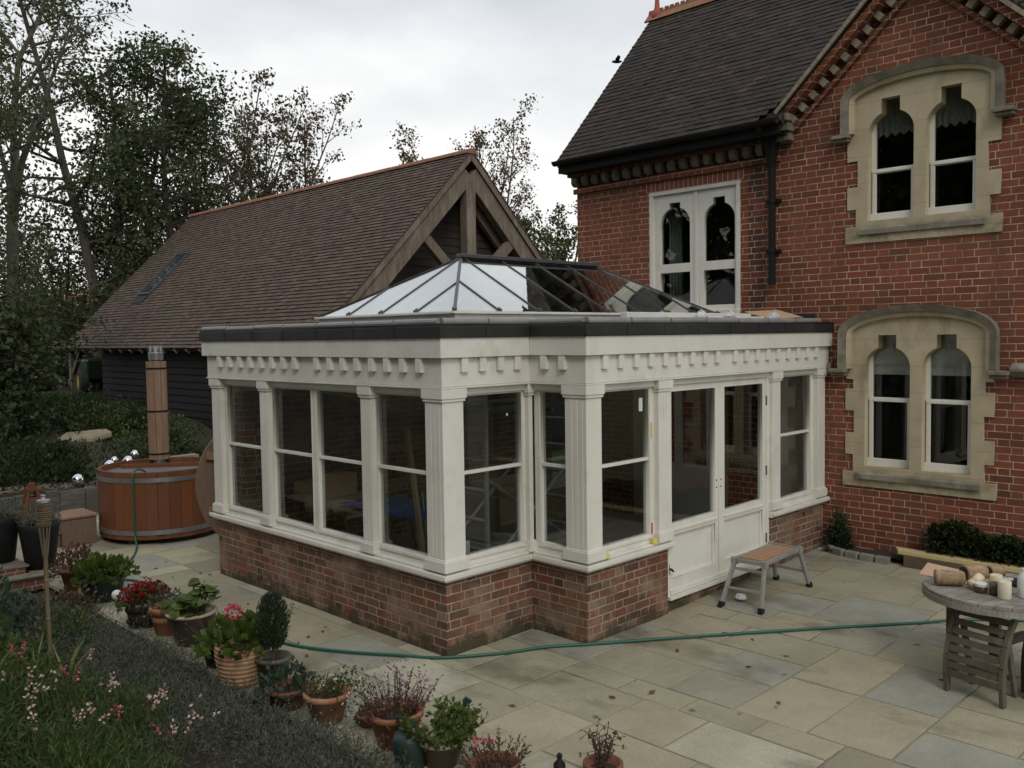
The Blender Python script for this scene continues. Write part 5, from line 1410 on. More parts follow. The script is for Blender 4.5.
def potprof(r0, r1, h, rim=.012, rimh=.03, ribs=0):
    p = [(r0*.9,0),(r0,.006)]
    if ribs:
        for i in range(ribs*4+1):
            f = i/(ribs*4); p.append((r0+(r1-r0)*math.sin(f*PI*.5)+.011*abs(math.sin(i*PI/4)), .01+(h-rimh-.01)*f))
    else: p.append((r1,h-rimh))
    return p+[(r1+rim,h-rimh+.003),(r1+rim,h-.004),(r1+rim-.005,h),(r1-.012,h),(r1-.02,h-.05)]
def pot(name, label, x, y, z, prof, mat, group='pots along the bed edge', rimmat=None):
    t = thing(name, label, 'potted plant', (x,y,z), group)
    k = MB(); k.lathe(prof, (x,y,z), 28); k.build('pot', mat, t, smooth=True)
    r1 = prof[-1][0]; h = prof[-1][1]
    k = MB(); k.lathe([(0,h+.005),(r1,h)], (x,y,z), 18); k.build('soil', SOIL, t)
    if rimmat:
        rr = max(p[0] for p in prof); hh = max(p[1] for p in prof); k = MB()
        k.lathe([(rr+.002,hh-.022),(rr+.01,hh-.012),(rr+.004,hh+.004),(rr-.02,hh+.005),(rr-.022,hh-.02)], (x,y,z), 28); k.build('rim', rimmat, t, smooth=True)
    return t, V((x,y,z+h))
def pots():
    rn = random.Random(101)
    # far end of the row first
    t, c = pot('potted_shrub', 'terracotta pot of red tinged trailing plant beside the brick edging', -1.36, 4.35, 0, potprof(.11,.16,.24), TERRADARK)
    f = MB(); mound(f, c, .25,.25,.24, 420, .06,.035, rn); f.build('foliage', L_RED, t)
    t, c = pot('potted_green_plant', 'dark green plastic tub of bright leafy green plant', -1.30, 3.78, 0, potprof(.17,.21,.25,.01,.04), GREENPLASTIC)
    f = MB(); mound(f, c, .24,.24,.20, 480, .085,.06, rn, up=.6); f.build('foliage', L_GREEN, t)
    t, c = pot('potted_geranium', 'dark wooden barrel pot of crimson geraniums', -1.36, 2.62, 0, potprof(.13,.16,.23,.004,.03), BROWNTEAK)
    k = MB(); 
    for z in (.05,.16): k.lathe([(.137+z*.09,z-.012),(.149+z*.09,z-.012),(.149+z*.09,z+.012),(.137+z*.09,z+.012)], (-1.36,2.62,0), 24)
    k.build('barrel_band', BLACKMETAL, t)
    f = MB(); mound(f, c, .21,.21,.16, 320, .05,.05, rn); f.build('foliage', L_BED, t)
    for i in range(26):
        f = MB(); a = rn.uniform(0,6.3); r = .20*math.sqrt(rn.random()); blossom(f, c+V((r*math.cos(a), r*math.sin(a), .10+rn.uniform(0,.12))), .03, 22, rn, .03); f.build('flower_head', P_RED, t)
    t, c = pot('potted_grey_plant', 'small banded terracotta pot of grey green plant beside the geraniums', -1.31, 2.24, 0, potprof(.10,.14,.25,.014,.05), TERRA)
    k = MB(); k.lathe([(.118,.10),(.136,.17)], (-1.31,2.24,0), 24); k.build('lime_band', TERRAPALE, t)
    f = MB(); mound(f, c, .17,.17,.17, 360, .04,.022, rn); f.build('foliage', L_LAV, t)
    t, c = pot('potted_hydrangea', 'wide dark glazed pot with pale rim and broad green leaves', -1.27, 1.83, 0, potprof(.14,.205,.28,.004,.03), GLAZEDARK, rimmat=RIMPALE)
    f = MB(); s = MB()
    for i in range(64):
        a = rn.uniform(0,6.3); r = .22*math.sqrt(rn.random()); h = rn.uniform(.03,.20)*(1-.3*r/.22); p = c+V((r*math.cos(a), r*math.sin(a), h+(.10 if math.cos(a-.0)>.5 else 0)))
        s.tube([c+V((r*.3*math.cos(a), r*.3*math.sin(a),-.01)), p], .004, 4, False)
        nd = V((rn.uniform(-.5,.5), rn.uniform(-.5,.5), 1)).normalized(); sd = nd.cross(V((math.cos(a),math.sin(a),0))).normalized(); u = sd.cross(nd); R = rn.uniform(.04,.066)
        ring_ = [p+nd*.012*math.cos(2*q*2*PI/10)+(u*math.cos(q*2*PI/10)+sd*math.sin(q*2*PI/10))*R*(.9+.1*(q%2)) for q in range(10)]
        f.add([p]+ring_, [(0,1+q,1+(q+1)%10) for q in range(10)], rn.random())
    for i in range(40):   # trailing stem over the side
        p = c+V((.10+.14*rn.random(), -.2-.1*rn.random(), -.25*rn.random())); f.leaf(p, rdir(rn,-.2), .05,.045, rn, rn.random())
    f.build('leaves', L_GREEN, t); s.build('stems', STEMM, t)
    t, c = pot('potted_heather', 'black plastic pot of dry brown heather between two larger pots', -1.36, 1.16, 0, potprof(.10,.125,.20,.006,.02), BLACKPLASTIC)
    f = MB(); s = MB(); spikes(f, c, .11, 46, .26, .022,.006, rn, .7, 16, s); f.build('foliage', L_HEATH, t); s.build('stems', WOODSTEM, t)
    t, c = pot('potted_geranium', 'ribbed pale terracotta pot with one pink geranium head', -1.43, .66, 0, potprof(.135,.185,.31,.006,.02,8), TERRAPALE)
    f = MB(); mound(f, c, .25,.25,.22, 360, .085,.07, rn, up=.5); f.build('foliage', L_GREEN, t)
    f = MB(); blossom(f, c+V((-.02,.06,.27)), .065, 110, rn, .032); f.build('flower_head', P_PINK, t)
    k = MB(); k.tube([c, c+V((-.02,.06,.25))], .005, 5); k.build('stems', STEMM, t)
    t, c = pot('potted_rosemary', 'small grey green pot with an upright clipped rosemary on a bare stem', -1.30, .40, 0, potprof(.095,.125,.24,.012,.03), GREYPOT)
    f = MB(); k = MB(); k.tube([c, c+V((.01,.01,.14))], .010, 6)
    spikes(f, c+V((.01,.01,.10)), .06, 26, .40, .034,.008, rn, .22, 30, k)
    for i in range(2600):
        z = rn.random(); rr = .115*math.sin(PI*min(1,.12+.80*z))**.7*math.sqrt(rn.random()); a = rn.uniform(0,6.3)
        f.leaf(c+V((.01+rr*math.cos(a), .01+rr*math.sin(a), .10+.40*z)), V((math.cos(a)*.5+rn.uniform(-.4,.4), math.sin(a)*.5+rn.uniform(-.4,.4), 1)), .045,.008, rn, rn.random())
    f.build('foliage', L_ROSE, t); k.build('stem', WOODSTEM, t)
    t, c = pot('potted_green_plant', 'small brown terracotta pot of low green plant below the rosemary', -1.42, .0, 0, potprof(.11,.145,.15,.012,.03), TERRADARK)
    f = MB(); mound(f, c, .18,.18,.19, 330, .055,.035, rn); f.build('foliage', L_BLUEGREEN, t)
    k = MB(); k.lathe([(0,-.02),(.02,-.015),(.026,.01),(.016,.04),(0,.045)], c+V((.12,-.05,.13)), 12); o = k.build('stone_ornament', KERB, t, smooth=True)
    t, c = pot('potted_bacopa', 'terracotta pot of trailing small white flowers with wispy grass', -1.36, -.42, 0, potprof(.10,.15,.21,.014,.035), TERRA)
    f = MB(); mound(f, c+V((.09,-.06,-.08)), .20,.20,.24, 520, .025,.018, rn); mound(f, c, .15,.15,.13, 200, .03,.02, rn); f.build('foliage', L_BED, t)
    for i in range(90):
        f = MB(); a = rn.uniform(0,6.3); z = rn.uniform(-.4,1); r = math.sqrt(max(.1,1-z*z)); p = c+V((.09,-.06,-.08))+V((.21*r*math.cos(a), .21*r*math.sin(a), .25*z)); blossom(f, p, .005, 5, rn, .014); f.build('flower', P_WHITE, t)
    f = MB()
    for i in range(130):
        a = rn.uniform(0,6.3); d = V((math.cos(a)*.5,math.sin(a)*.5,1)); f.leaf(c+V((-.05,.04,0))+V((math.cos(a)*.06,math.sin(a)*.06,0)), d, rn.uniform(.12,.24), .004, rn, rn.random())
    f.build('grass_blades', L_HEATH, t)
    t, c = pot('potted_seedling', 'tiny terracotta pot with small sprouting plant', -1.21, -.68, 0, potprof(.055,.08,.085,.008,.02), TERRADARK)
    f = MB(); mound(f, c, .09,.09,.06, 90, .03,.02, rn); f.build('foliage', L_BED, t)
    t, c = pot('potted_dianthus', 'terracotta pot of twiggy mauve flowered plant spilling over the rim', -1.24, -1.03, 0, potprof(.12,.17,.22,.014,.035), TERRA)
    f = MB(); s = MB(); spikes(f, c, .15, 60, .30, .022,.012, rn, .75, 12, s); mound(f, c, .19,.19,.13, 300, .03,.018, rn); mound(f, c+V((-.1,-.14,-.14)), .12,.10,.16, 160, .03,.018, rn); f.build('foliage', L_RED, t); s.build('stems', WOODSTEM, t)
    for i in range(80):
        f = MB(); a = rn.uniform(0,6.3); r = .24*math.sqrt(rn.random()); blossom(f, c+V((r*math.cos(a)+.03, r*math.sin(a), .12+.2*rn.random())), .006, 4, rn, .017); f.build('flower', P_MAUVE, t)
    t, c = pot('potted_hebe', 'dark pot with pale rim and a bushy bright green shrub at the front', -1.22, -1.46, 0, potprof(.10,.145,.17,.004,.02), GLAZEDARK, rimmat=RIMPALE)
    f = MB(); s = MB(); spikes(f, c+V((0,0,.02)), .14, 60, .26, .05,.026, rn, .9, 14, s); f.build('foliage', L_GREEN, t); s.build('stems', WOODSTEM, t)
    t, c = pot('potted_dianthus', 'low pot of pink flowered plant at the bottom edge of the photo', -1.12, -1.83, 0, potprof(.10,.14,.10,.01,.03), TERRADARK)
    f = MB(); s = MB(); spikes(f, c, .16, 40, .20, .025,.010, rn, .9, 12, s); mound(f, c, .2,.2,.10, 240, .035,.016, rn); f.build('foliage', L_RED, t); s.build('stems', WOODSTEM, t)
    f = MB(); blossom(f, c+V((-.07,.06,.17)), .022, 16, rn, .024); f.build('flower_head', P_PINK, t); f = MB(); blossom(f, c+V((-.01,.04,.165)), .02, 14, rn, .022); f.build('flower_head', P_PINK, t)
    # dry twiggy plant and the things between the pots
    t, c = pot('potted_dry_plant', 'dry brown twiggy plant with few leaves at the bottom centre of the photo', -.68, -2.30, 0, potprof(.08,.11,.10,.01,.03), TERRADARK)
    f = MB(); s = MB()
    for i in range(12):
        a = rn.uniform(0,6.3); d = V((math.cos(a)*.35,math.sin(a)*.35,1)).normalized(); b = c; L = rn.uniform(.15,.30); e = b+d*L
        s.tube([b, b+d*L*.5+rdir(rn)*.01, e], [.006,.004,.002], 5)
        for j in range(5):
            p = b+d*L*rn.uniform(.3,1); q = p+rdir(rn,.1)*rn.uniform(.04,.11); s.tube([p,q], [.0025,.001], 4, False)
            for m in range(3): f.leaf(p+(q-p)*rn.uniform(.4,1), rdir(rn,-.1), .022,.016, rn, rn.random())
    f.build('foliage', L_BROWN, t); s.build('stems', WOODSTEM, t)
    t = thing('watering_can', 'dark green plastic watering can between the two front pots', 'watering can', (-1.36,-1.32,0))
    x, y = -1.37, -1.34
    k = MB(); k.lathe([(.085,0),(.10,.01),(.105,.17),(.095,.20),(.06,.215),(.05,.215)], (x,y,0), 20); k.build('body', GREENPLASTIC, t, smooth=True)
    k = MB(); k.lathe([(.035,.214),(.04,.22),(.04,.25),(.0,.255)], (x,y,0), 14); k.tube([(x-.02,y+.07,.19),(x-.03,y+.08,.29),(x-.01,y-.05,.30),(x+.0,y-.06,.21)], .011, 8); k.build('handle', GREENPLASTIC, t)
    k = MB(); e = V((.9,-.43,0)).normalized(); b = V((x,y,.06))+e*.09; k.tube([b, b+e*.15+V((0,0,.10)), b+e*.27+V((0,0,.27))], [.018,.014,.012], 10); k.tube([b+e*.265+V((0,0,.262)), b+e*.29+V((0,0,.30))], [.015,.028], 12); k.build('spout', GREENPLASTIC, t)
    t = thing('dark_bottle', 'dark bottle neck just showing at the bottom edge of the photo', 'bottle', (-.80,-2.06,0))
    k = MB(); k.lathe([(.03,0),(.036,.005),(.036,.05),(.014,.075),(.013,.09)], (-.80,-2.06,0), 14); k.build('bottle', BLACKPLASTIC, t, smooth=True)
    k = MB(); k.lathe([(.018,.091),(.018,.105),(.008,.115),(0,.12)], (-.80,-2.06,0), 12); k.build('cap', BLACKPLASTIC, t)
    k = MB(); k.lathe([(max(0,.05*math.sin(PI*i/12)),-.05*math.cos(PI*i/12)) for i in range(13)], (-1.42,3.10,.20), 20); k.tube([(-1.42,3.10,.0),(-1.42,3.10,.16)], .010, 6)
    o = k.build('globe_light', PLASTICWHITE, smooth=True); tag(o, 'small white globe light on a stake beside the crimson geraniums', 'garden light')
pots()

def bed():
    rn = random.Random(55); f = MB(); s = MB()
    # lavender: many bushes grown into one mass
    cs = []
    y = -1.75
    while y < 3.3:
        for x in (-1.70,-2.0) if y < 2.2 else (-1.80,):
            cs.append((x-.10*max(0,(y-1.)*.2)+rn.uniform(-.07,.07), y+rn.uniform(-.1,.1)))
        y += .26
    cs += [(-2.4,-.3),(-2.35,.2),(-2.45,.7),(-2.4,1.1),(-2.3,1.5),(-2.3,2.0),(-2.25,2.5),(-2.1,-1.0),(-2.0,-1.5)]
    for x, y in cs:
        h = rn.uniform(.30,.40)*(.55 if x > -1.86 else 1)
        spikes(f, (x,y,bedz(x,y)), .22, 60, h, .036,.006, rn, 1.0, 13)
        mound(f, (x,y,bedz(x,y)), .21,.21,h*.75, 420, .036,.008, rn, up=.7)
    o = f.build('lavender', L_LAV); struct(o, 'stuff', 'mass of grey green lavender along the paving edge', 'lavender')
    # feathery green growth at the lower left
    f = MB()
    for i in range(95):
        x, y = rn.uniform(-4.2,-2.38), rn.uniform(-2.2,1.5)
        pass
        h = rn.uniform(.22,.36); c = (x,y,bedz(x,y)); spikes(f, c, .24, 34, h, .075,.008, rn, .8, 10); mound(f, c, .26,.26,h*.85, 300, .055,.011, rn, up=.8)
    o = f.build('low_greenery', L_BED); struct(o, 'stuff', 'feathery low green border planting at the lower left', 'ground cover')
    # flower stems among it: each one its own plant
    r = random.Random(66)
    spots = [(-2.62,-.05),(-2.55,.12),(-2.60,.30),(-2.70,-.30),(-2.78,-.12),(-2.82,.15),(-2.72,.42),(-2.66,.60),(-2.95,-.40),(-3.0,-.1),(-2.88,.45),(-2.5,-.30),(-2.44,-.50),(-2.52,-.62),(-2.40,-.20),(-2.36,.02),(-2.30,-.72),(-2.9,.8),(-2.95,1.05),(-2.60,.85),(-3.1,.25),(-2.35,-.38)]
    for i, (x, y) in enumerate(spots):
        t = thing('pink_flower_stem', 'pale pink flower spike in the green border at the lower left', 'flower', (x,y,bedz(x,y)), 'pale pink flower spikes in the border')
        k = MB(); f = MB(); h = r.uniform(.36,.50); b = V((x,y,bedz(x,y))); d = V((r.uniform(-.18,.18), r.uniform(-.18,.18), 1)).normalized()
        for q in range(2):
            d2 = (d+V((r.uniform(-.25,.25),r.uniform(-.25,.25),0))).normalized(); k.tube([b, b+d2*h*.6, b+d2*h], [.0025,.002,.0015], 4, False)
            for m in range(r.randint(1,3)): blossom(f, b+d2*h*(1-.085*m), .010, 4, r, .021)
        k.build('stem', STEMM, t); f.build('blossom', P_PALE if i%3 else P_PINK if i%6 == 0 else P_PALE, t)
    # shrubs of the border
    S = [('garden_shrub','broad leaved blue green shrub at the left edge below the brick edging',-2.42,3.75,.42,.42,.30,1300,.075,.05,L_BLUEGREEN,.4),
         ('garden_shrub','dark green shrub at the far left edge of the flower bed',-2.75,2.75,.42,.42,.50,1400,.07,.04,L_BLUEGREEN,.4),
         ('garden_shrub','grey green low shrub between the torch and the lavender',-2.1,3.3,.34,.34,.34,900,.05,.02,L_LAV,.4),
         ('garden_shrub','small red tinged shrub beside the globe light',-1.72,3.5,.22,.22,.25,420,.05,.035,L_RED,.4),
         ('garden_shrub','small yellow green shrub among the lavender',-1.92,2.62,.12,.12,.42,110,.06,.03,L_YEL,.6),
         ('garden_shrub','dark green leafy shrub around the foot of the bamboo torch',-2.75,1.85,.40,.40,.38,1200,.06,.035,L_BED,.5),
         ('garden_shrub','mid green shrub just right of the bamboo torch',-2.15,2.35,.30,.30,.36,700,.055,.03,L_BED,.4),
         ('garden_shrub','green shrub with yellowish tips at the left bottom corner',-3.3,1.6,.5,.5,.38,1500,.05,.02,L_GREEN,.5)]
    for nm, lb, x, y, rx, ry, rz, n, L, W, m, up in S:
        t = thing(nm, lb, 'shrub', (x,y,bedz(x,y)), 'shrubs in the flower bed')
        f = MB(); mound(f, (x,y,bedz(x,y)), rx,ry,rz, n, L,W, rn, up=up, lump=.35, inner=.35); f.build('foliage', m, t)
        k = MB()
        for q in range(7):
            a = q*.9; k.tube([(x,y,bedz(x,y)-.02),(x+rx*.5*math.cos(a),y+ry*.5*math.sin(a),bedz(x,y)+rz*.7)], [.010,.004], 5)
        k.build('stem', WOODSTEM, t)
    for i, (x, y) in enumerate(((-2.62,1.55),(-2.5,1.25),(-2.95,1.35))):
        t = thing('strap_leaf_plant', ['tuft of long strap leaves right by the torch cane','tuft of long strap leaves in front of the torch','tuft of long strap leaves left of the torch'][i], 'plant', (x,y,bedz(x,y)), 'strap leaved tufts by the torch')
        f = MB()
        for q in range(14):
            a = rn.uniform(0,6.3); b = V((x,y,bedz(x,y))); d = V((math.cos(a)*.35,math.sin(a)*.35,1)).normalized(); L = rn.uniform(.3,.5); s = d.cross(V((0,0,1))).normalized()*.009
            m1 = b+d*L*.6; e = b+d*L+V((math.cos(a)*.10,math.sin(a)*.10,-.03)); f.add([b-s,b+s,m1+s,m1-s,e], [(0,1,2,3),(3,2,4)], rn.random())
        f.build('leaves', L_YEL, t)
    # border by the house wall
    t = thing('box_hedge', 'low dark clipped hedge against the house wall behind the plank', 'hedge', (5.1,-2.6,.15))
    f = MB(); r = random.Random(9)
    for i in range(9000):
        y = -4.5+2.5*r.random(); top = .54+.05*math.sin(y*5)+.03*math.sin(y*13); z = .16+(top-.16)*r.random()**.6; x = 5.02+.27*r.random()
        if y > -1.9 and r.random() < .4: z = .16+(z-.16)*.7
        f.leaf((x,y,z), V((-.7,r.uniform(-.6,.6),.5)), .05,.032, r, r.random())
    f.build('foliage', L_SHRUB, t); k = MB()
    for q in range(9): k.tube([(5.16,-4.4+.31*q,.12),(5.16,-4.4+.31*q,.5)], .012, 5)
    k.build('stem', WOODSTEM, t)
    t = thing('wall_shrub', 'small dark shrub in the corner between the orangery and the house wall', 'shrub', (5.15,-1.02,.15))
    f = MB(); mound(f, (5.19,-.97,.15), .10,.12,.38, 1200, .045,.028, r, up=.3, inner=.2); f.build('foliage', L_SHRUB, t)
    k = MB(); k.tube([(5.2,-.98,.1),(5.2,-.98,.5)], [.012,.005], 5); k.build('stem', WOODSTEM, t)
    k = MB(); r = random.Random(71)
    for i in range(46):
        x, y = r.uniform(-1.2,4.2), r.uniform(-4.6,.0)
        if 0 < x and y > -.8: continue
        a = r.uniform(0,6.3); L = r.uniform(.02,.045); p = V((x,y,gz(x,y)+.008)); d = V((math.cos(a),math.sin(a),0)); s = V((-d.y,d.x,0))
        k.add([p-d*L, p+s*L*.45+V((0,0,.006)), p+d*L+V((0,0,.004)), p-s*L*.45], [(0,1,2,3)], r.random())
    for i in range(40):
        x, y = r.uniform(-1.0,-.1), r.uniform(.2,5.2); a = r.uniform(0,6.3); L = r.uniform(.015,.035); p = V((x,y,.008)); d = V((math.cos(a),math.sin(a),0)); s = V((-d.y,d.x,0))
        k.add([p-d*L, p+s*L*.45+V((0,0,.006)), p+d*L+V((0,0,.004)), p-s*L*.45], [(0,1,2,3)], r.random())
    struct(k.build('fallen_leaves', L_FALLEN), 'stuff', 'small dead leaves scattered over the paving', 'fallen leaves')
bed()

def back_shrubs():
    rn = random.Random(303)
    rows = [(-1.3,9.6,.55,.55,L_SHRUB,'dark rounded shrub at the left edge above the timber wall'),(-.35,9.9,.6,.75,L_SHRUB,'dark shrub above the middle of the timber wall'),(.35,9.75,.40,.42,L_SHRUB,'low dark shrub left of the sandstone slab'),(1.9,10.2,.5,.40,L_DARK,'dark shrub behind the flue and the globes'),
            (.5,11.3,.6,.36,L_SHRUB,'green shrub behind the sandstone slab'),(2.0,12.9,.6,.55,L_BED,'green shrub in front of the black barn wall'),(-.6,11.4,.75,.9,L_SHRUB,'broad shrub left of the sandstone slab'),(2.5,11.2,.7,.62,L_BED,'green shrub between the flue and the orangery'),
            (.5,13.5,.8,.75,L_BED,'shrub below the lawn by the barn corner'),(1.9,13.6,.8,.65,L_SHRUB,'shrub against the foot of the black barn wall'),(-.6,13.4,.9,1.1,L_OLIVE,'olive green shrub at the left edge below the tall hedge'),(2.8,13.2,.6,.5,L_SHRUB,'low shrub under the barn eaves'),(-2.0,10.6,.8,.9,L_SHRUB,'dark shrub beyond the left edge of the timber wall')]
    for x, y, r, h, m, lb in rows:
        z = bankz(x,y)-.03; t = thing('garden_shrub', lb, 'shrub', (x,y,z), 'shrubs on the bank behind the tub')
        f = MB(); mound(f, (x,y,z), r,r,h, int(2100*r), .075,.045, rn, lump=.35, inner=.3); mound(f, (x+r*.3,y-r*.3,z), r*.6,r*.6,h*1.1, int(700*r), .07,.04, rn, lump=.3, inner=.3); f.build('foliage', m, t)
        k = MB()
        for q in range(6): a = q*1.05; k.tube([(x,y,z-.02),(x+r*.5*math.cos(a),y+r*.5*math.sin(a),z+h*.7)], [.018,.006], 5)
        k.build('stem', WOODSTEM, t)
    f = MB(); rn = random.Random(8)
    for i in range(9000):
        x, y = rn.uniform(-4,4.0), rn.uniform(8.9,18)
        f.leaf((x,y,bankz(x,y)-.01), rdir(rn,.9), rn.uniform(.06,.14), .03, rn, rn.random())
    struct(f.build('ground_cover', L_SHRUB), 'stuff', 'low dark ground cover over the bank', 'ground cover')
    f = MB()
    for i in range(9000):
        x, y = rn.uniform(.5,4.6), rn.uniform(15.5,23)
        f.leaf((x,y,bankz(x,y)-.01), V((rn.uniform(-.5,.5),rn.uniform(-.5,.5),1)), rn.uniform(.08,.16), .016, rn, rn.random())
    struct(f.build('lawn_grass', L_GRASS), 'stuff', 'patch of green lawn by the barn', 'grass')
back_shrubs()

RDIR = V((.7108,-.7034,0)); FDIR = V((.7034,.7108,0))
CAMXY = V((-4.702,-5.644,0))
class Tree:
    """tapered trunk and limbs grown from given leaders, with a crown of separate leaves"""
    def __init__(s, seed, lenf=(.2,.45,.5), kids=(24,7,4), spread=(.8,.6,.5), trop=.02, maxl=2):
        s.rn = random.Random(seed); s.w = MB(); s.tips = []; s.lf = MB(); s.lenf = lenf; s.kids = kids; s.spread = spread; s.trop = trop; s.maxl = maxl
    def limb(s, p, d, L, r, lvl, seg=5, kf=.25, prof=None):
        rn = s.rn; pts = [V(p)]; rs = [r]; d = V(d).normalized(); j = .10 if lvl == 0 else .22
        for i in range(seg):
            d = (d+V((rn.uniform(-j,j), rn.uniform(-j,j), rn.uniform(-j,j)*.6+s.trop))).normalized()
            pts.append(pts[-1]+d*L/seg); rs.append(max(.005, r*(1-(i+1)/seg*.8)))
        s.w.tube(pts, rs, 7 if lvl == 0 else 5 if lvl == 1 else 3, False)
        s.branch(pts, rs, lvl, L, kf, prof)
    def branch(s, pts, rs, lvl, L, kf=.25, prof=None):
        rn = s.rn; s.tips.append((pts[-2], pts[-1]))
        if lvl >= s.maxl:
            if len(pts) > 3: s.tips.append((pts[-4], pts[-2]))
            return
        n = s.kids[lvl]; m = len(pts)-1; sp = s.spread[lvl]
        for i in range(n):
            f = kf+(1-kf)*(i+rn.random())/n; q = min(m-1, int(f*m)); u = f*m-q
            p = pts[q]+(pts[q+1]-pts[q])*u; ax = (pts[q+1]-pts[q]).normalized()
            side = ax.cross(rdir(rn,0)); side = side.normalized() if side.length > .01 else V((1,0,0))
            d = (ax*(1-sp)+side*sp*rn.uniform(.8,1.2)).normalized()
            l = L*s.lenf[lvl]*rn.uniform(.7,1.25)*(prof(f) if prof else 1)
            s.limb(p, d, l, min(rs[q]*.6, .022*l+.006), lvl+1)
    def leaves(s, per, rad_, L, W, droop=0., prob=1., t0=0., t1=1.):
        rn = s.rn
        for a, b in s.tips:
            if rn.random() > prob: continue
            tb = rn.random()*.6; c = a+(b-a)*rn.uniform(.3,1)
            for i in range(per):
                p = c+V((rn.gauss(0,1), rn.gauss(0,1), rn.gauss(0,.75)))*rad_
                q = rn.uniform(.6,1.25); s.lf.leaf(p, rdir(rn,-droop), L*q, W*q, rn, t0+(t1-t0)*(tb+.4*rn.random()))
    def done(s, name, label, base, bark, leaf, cat='tree', group=None):
        t = thing(name, label, cat, base, group); s.w.build('trunk', bark, t, smooth=True); s.lf.build('crown', leaf, t); return t
def trees():
    def at(px, D): return CAMXY+FDIR*D+RDIR*((px-512)/900.8*D)
    # a fine half bare tree leaning in from the left with a few leaves left
    T = Tree(1, (.16,.5,.5), (16,5,3), (.65,.5,.5), .03, 2); D = 18.; sc = D/900.8
    def W(px, py, dj=0.): p = at(px, D+dj); p.z = 2.62+(345-py)*sc; return p
    b0 = at(20, D); b0.z = 0.5
    L1 = [b0, W(17,330), W(18,250), W(20,200), W(24,165,.2), W(24,120,.3), W(32,60,.4), W(55,15,.6), W(70,-40,.8)]
    L2 = [W(19,230), W(30,170,-.2), W(42,143,-.3), W(56,122,-.4), W(62,95,-.5), W(75,70,-.6), W(88,35,-.7)]
    L3 = [W(25,105,.3), W(45,78,.4), W(60,56,.3), W(72,30,.2), W(84,-5,.1)]
    L4 = [W(20,200), W(10,150,.3), W(2,110,.5), W(-10,60,.6), W(-16,10,.8)]
    L5 = [W(26,165,.2), W(31,130,.4), W(33,95,.5), W(36,40,.6)]
    L6 = [W(36,60,.4), W(15,25,.6), W(-12,10,.9)]
    for L, r0, r1 in ((L1,.14,.02),(L2,.075,.015),(L3,.045,.012),(L4,.06,.012),(L5,.03,.01),(L6,.035,.01)):
        rs = [r0+(r1-r0)*i/(len(L)-1) for i in range(len(L))]; T.w.tube(L, rs, 8, False)
        T.branch(L, rs, 0, 5.0, .2)
    T.leaves(4, .16, .10, .06, .1, .24)
    T.done('sparse_tree', 'tall thin half bare tree leaning at the left edge of the photo', tuple(b0), PALEBARK, L_OLIVE)
    T = Tree(2, (.22,.45,.5), (26,6,4)); b = at(-46, 16.5); b.z = .5; T.limb(b, (0,0,1), 7.0, .16, 0, 7, .2); T.leaves(15, .17, .10, .06, .2)
    T.done('dark_tree', 'dense dark tree cut off by the left edge of the photo', tuple(b), BARK, L_DARK)
    # evergreens behind the barn
    for px, D, H, seed, lf, n, lb in ((102, 28, 15.6, 3, .17, 38, 'tallest dark evergreen behind the barn, its trunk showing'), (121, 29, 11.6, 8, .16, 30, 'slimmer dark evergreen close beside the tallest one'), (178, 31, 12.0, 4, .24, 52, 'broad dark evergreen right behind the barn ridge end'), (146, 33, 11.9, 6, .2, 40, 'dark evergreen between the tallest one and the broad one')):
        T = Tree(seed, (lf,.42,.5), (n,7,4), (.82,.6,.5), .02, 2); b = at(px, D); b.z = .8
        T.limb(b, (.01,.015,1), H-.8, .19, 0, 8, .14, lambda f: 1.15-.75*f**2.2); T.leaves(17, .25, .155, .095, .15)
        T.done('evergreen_tree', lb, tuple(b), BARK, L_DARK, group='dark evergreens behind the barn')
    for px, D, H, seed, lb, m in ((66, 31, 7.0, 11, 'bushy olive green tree below the tall evergreens, left of the barn roof', L_OLIVE), (-32, 17, 3.5, 12, 'dark round bush at the left edge, nearer the lawn', L_DARK), (-52, 15.5, 3.6, 13, 'tall dark bush at the left edge, cut by the frame', L_DARK), (88, 31, 6.6, 15, 'loose olive green tree between the evergreens', L_OLIVE), (-20, 21, 5.5, 16, 'wide dark bush behind the leaning tree', L_DARK)):
        T = Tree(seed, (.34,.5,.5), (13,6,4), (.7,.6,.5), .02, 2); b = at(px, D); b.z = .6
        for q in range(4): T.limb(b, (T.rn.uniform(-.4,.4),T.rn.uniform(-.4,.4),1), (H-.6)*T.rn.uniform(.6,.95), .07, 0, 5, .05)
        T.leaves(9, .18, .13, .08, .15); T.done('bushy_tree', lb, tuple(b), BARK, m, group='bushy growth left of the barn')
    # bare brown trees behind the barn
    for px, D, H, seed, lb in ((222, 33, 13.3, 21, 'nearly bare tree with brown leaf tufts, behind the left of the barn ridge'), (286, 36, 12.6, 22, 'wider nearly bare tree with brown tufts, behind the middle of the barn ridge'), (484, 40, 13.0, 23, 'nearly bare tree with brown tufts rising over the barn apex'), (548, 36, 8.2, 24, 'lower half bare tree between the barn and the house')):
        T = Tree(seed, (.30,.42,.5), (12,6,3), (.42,.45,.5), .05, 2); b = at(px, D); b.z = .8; k = 7
        T.w.tube([b, b+V((.05,.02,H*.22))], [.22,.16], 8, False)
        for q in range(k):
            a = q*2*PI/k+T.rn.random()*.5; o = T.rn.uniform(.10,.62); T.limb(b+V((.05,.02,H*.2)), (math.cos(a)*o,math.sin(a)*o,1), (H*.8-1.0)*T.rn.uniform(.8,1.0)*(1.02-.12*o), .085, 0, 7, .2, lambda f: 1.15-.8*f)
        T.leaves(7, .13, .135, .095, .4, .8); T.done('bare_tree', lb, tuple(b), PALEBARK, L_BROWN if px != 548 else L_OLIVE, group='bare trees behind the barn')
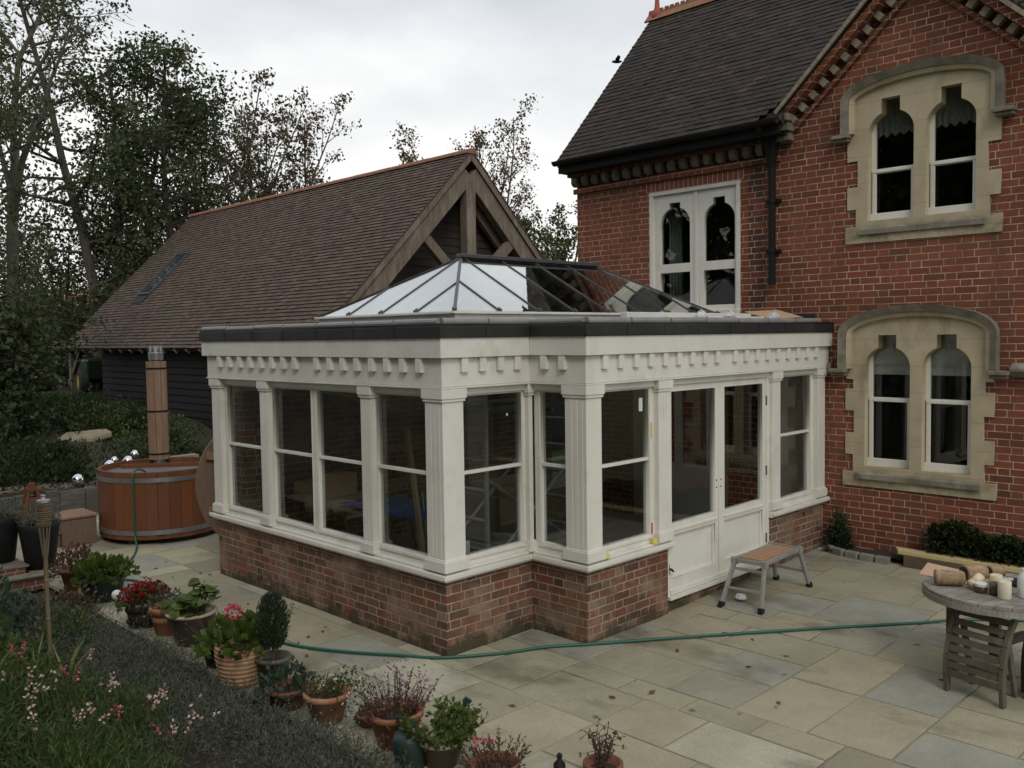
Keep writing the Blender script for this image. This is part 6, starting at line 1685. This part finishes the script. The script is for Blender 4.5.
    T = Tree(31, (.34,.5,.5), (12,6,4), (.7,.6,.5)); b = at(568, 33); b.z = .8
    for q in range(4): T.limb(b, (T.rn.uniform(-.35,.35),T.rn.uniform(-.35,.35),1), 4.9*T.rn.uniform(.7,1), .10, 0, 5, .1)
    T.leaves(9, .20, .18, .11, .15); T.done('evergreen_bush', 'dark evergreen bush in the gap beside the house corner', tuple(b), BARK, L_DARK)
    # trees on the garden side, out of frame to the left: their reflection darkens the panes
    for i, (x, y, H) in enumerate(((-15,-3,15),(-17,2.5,16),(-16,8,15),(-13.5,-8.5,14),(-18,13.5,15),(-18,-.5,16),(-15,5.5,14))):
        T = Tree(60+i, (.3,.42,.5), (34,6,4), (.82,.6,.5), .02, 2); b = V((x,y,-.09)); T.limb(b, (0,0,1), H, .22, 0, 8, .06, lambda f: 1.1-.7*f**2); T.leaves(16, .45, .56, .40, .1)
        T.done('evergreen_tree', 'tall evergreen on the far side of the garden, seen only reflected in the panes', tuple(b), BARK, L_DARK, group='evergreens across the garden')
    f = MB(); rn = random.Random(88)
    for i in range(9000):
        a = rn.uniform(0,1); x = -30+120*a; y = 66+rn.uniform(-5,5)-.25*x; h = 3.6+1.6*math.sin(x*.21)+1.1*math.sin(x*.57+1)
        z = h*rn.random()**.7; f.leaf((x,y,z), rdir(rn,.1), rn.uniform(.5,1.0), .5, rn, rn.random())
    struct(f.build('far_woodland', L_SHRUB), 'stuff', 'dark line of distant woodland', 'woodland')
trees()
def bird():
    p = V((6.53,3.28,6.86)); k = MB(); d = V((.8,-.5,.1)).normalized(); s = V((.5,.8,0)).normalized(); u = V((0,0,1))
    k.tube([p-d*.09, p-d*.04, p+d*.02, p+d*.06, p+d*.085], [.006,.022,.026,.016,.003], 8)
    t = thing('bird', 'small dark bird flying past the left verge of the house roof', 'bird', tuple(p))
    k.build('body', BLACKPLASTIC, t, smooth=True)
    for sg in (1, -1):
        w_ = MB(); a = p+d*.03; b = p-d*.03; e = p+s*sg*.15+u*.06-d*.03; m1 = p+s*sg*.08+u*.05+d*.03
        w_.prism([a, m1, e, p+s*sg*.07+u*.03-d*.05, b], (0,0,.004)); w_.build('wing', BLACKPLASTIC, t)
bird()
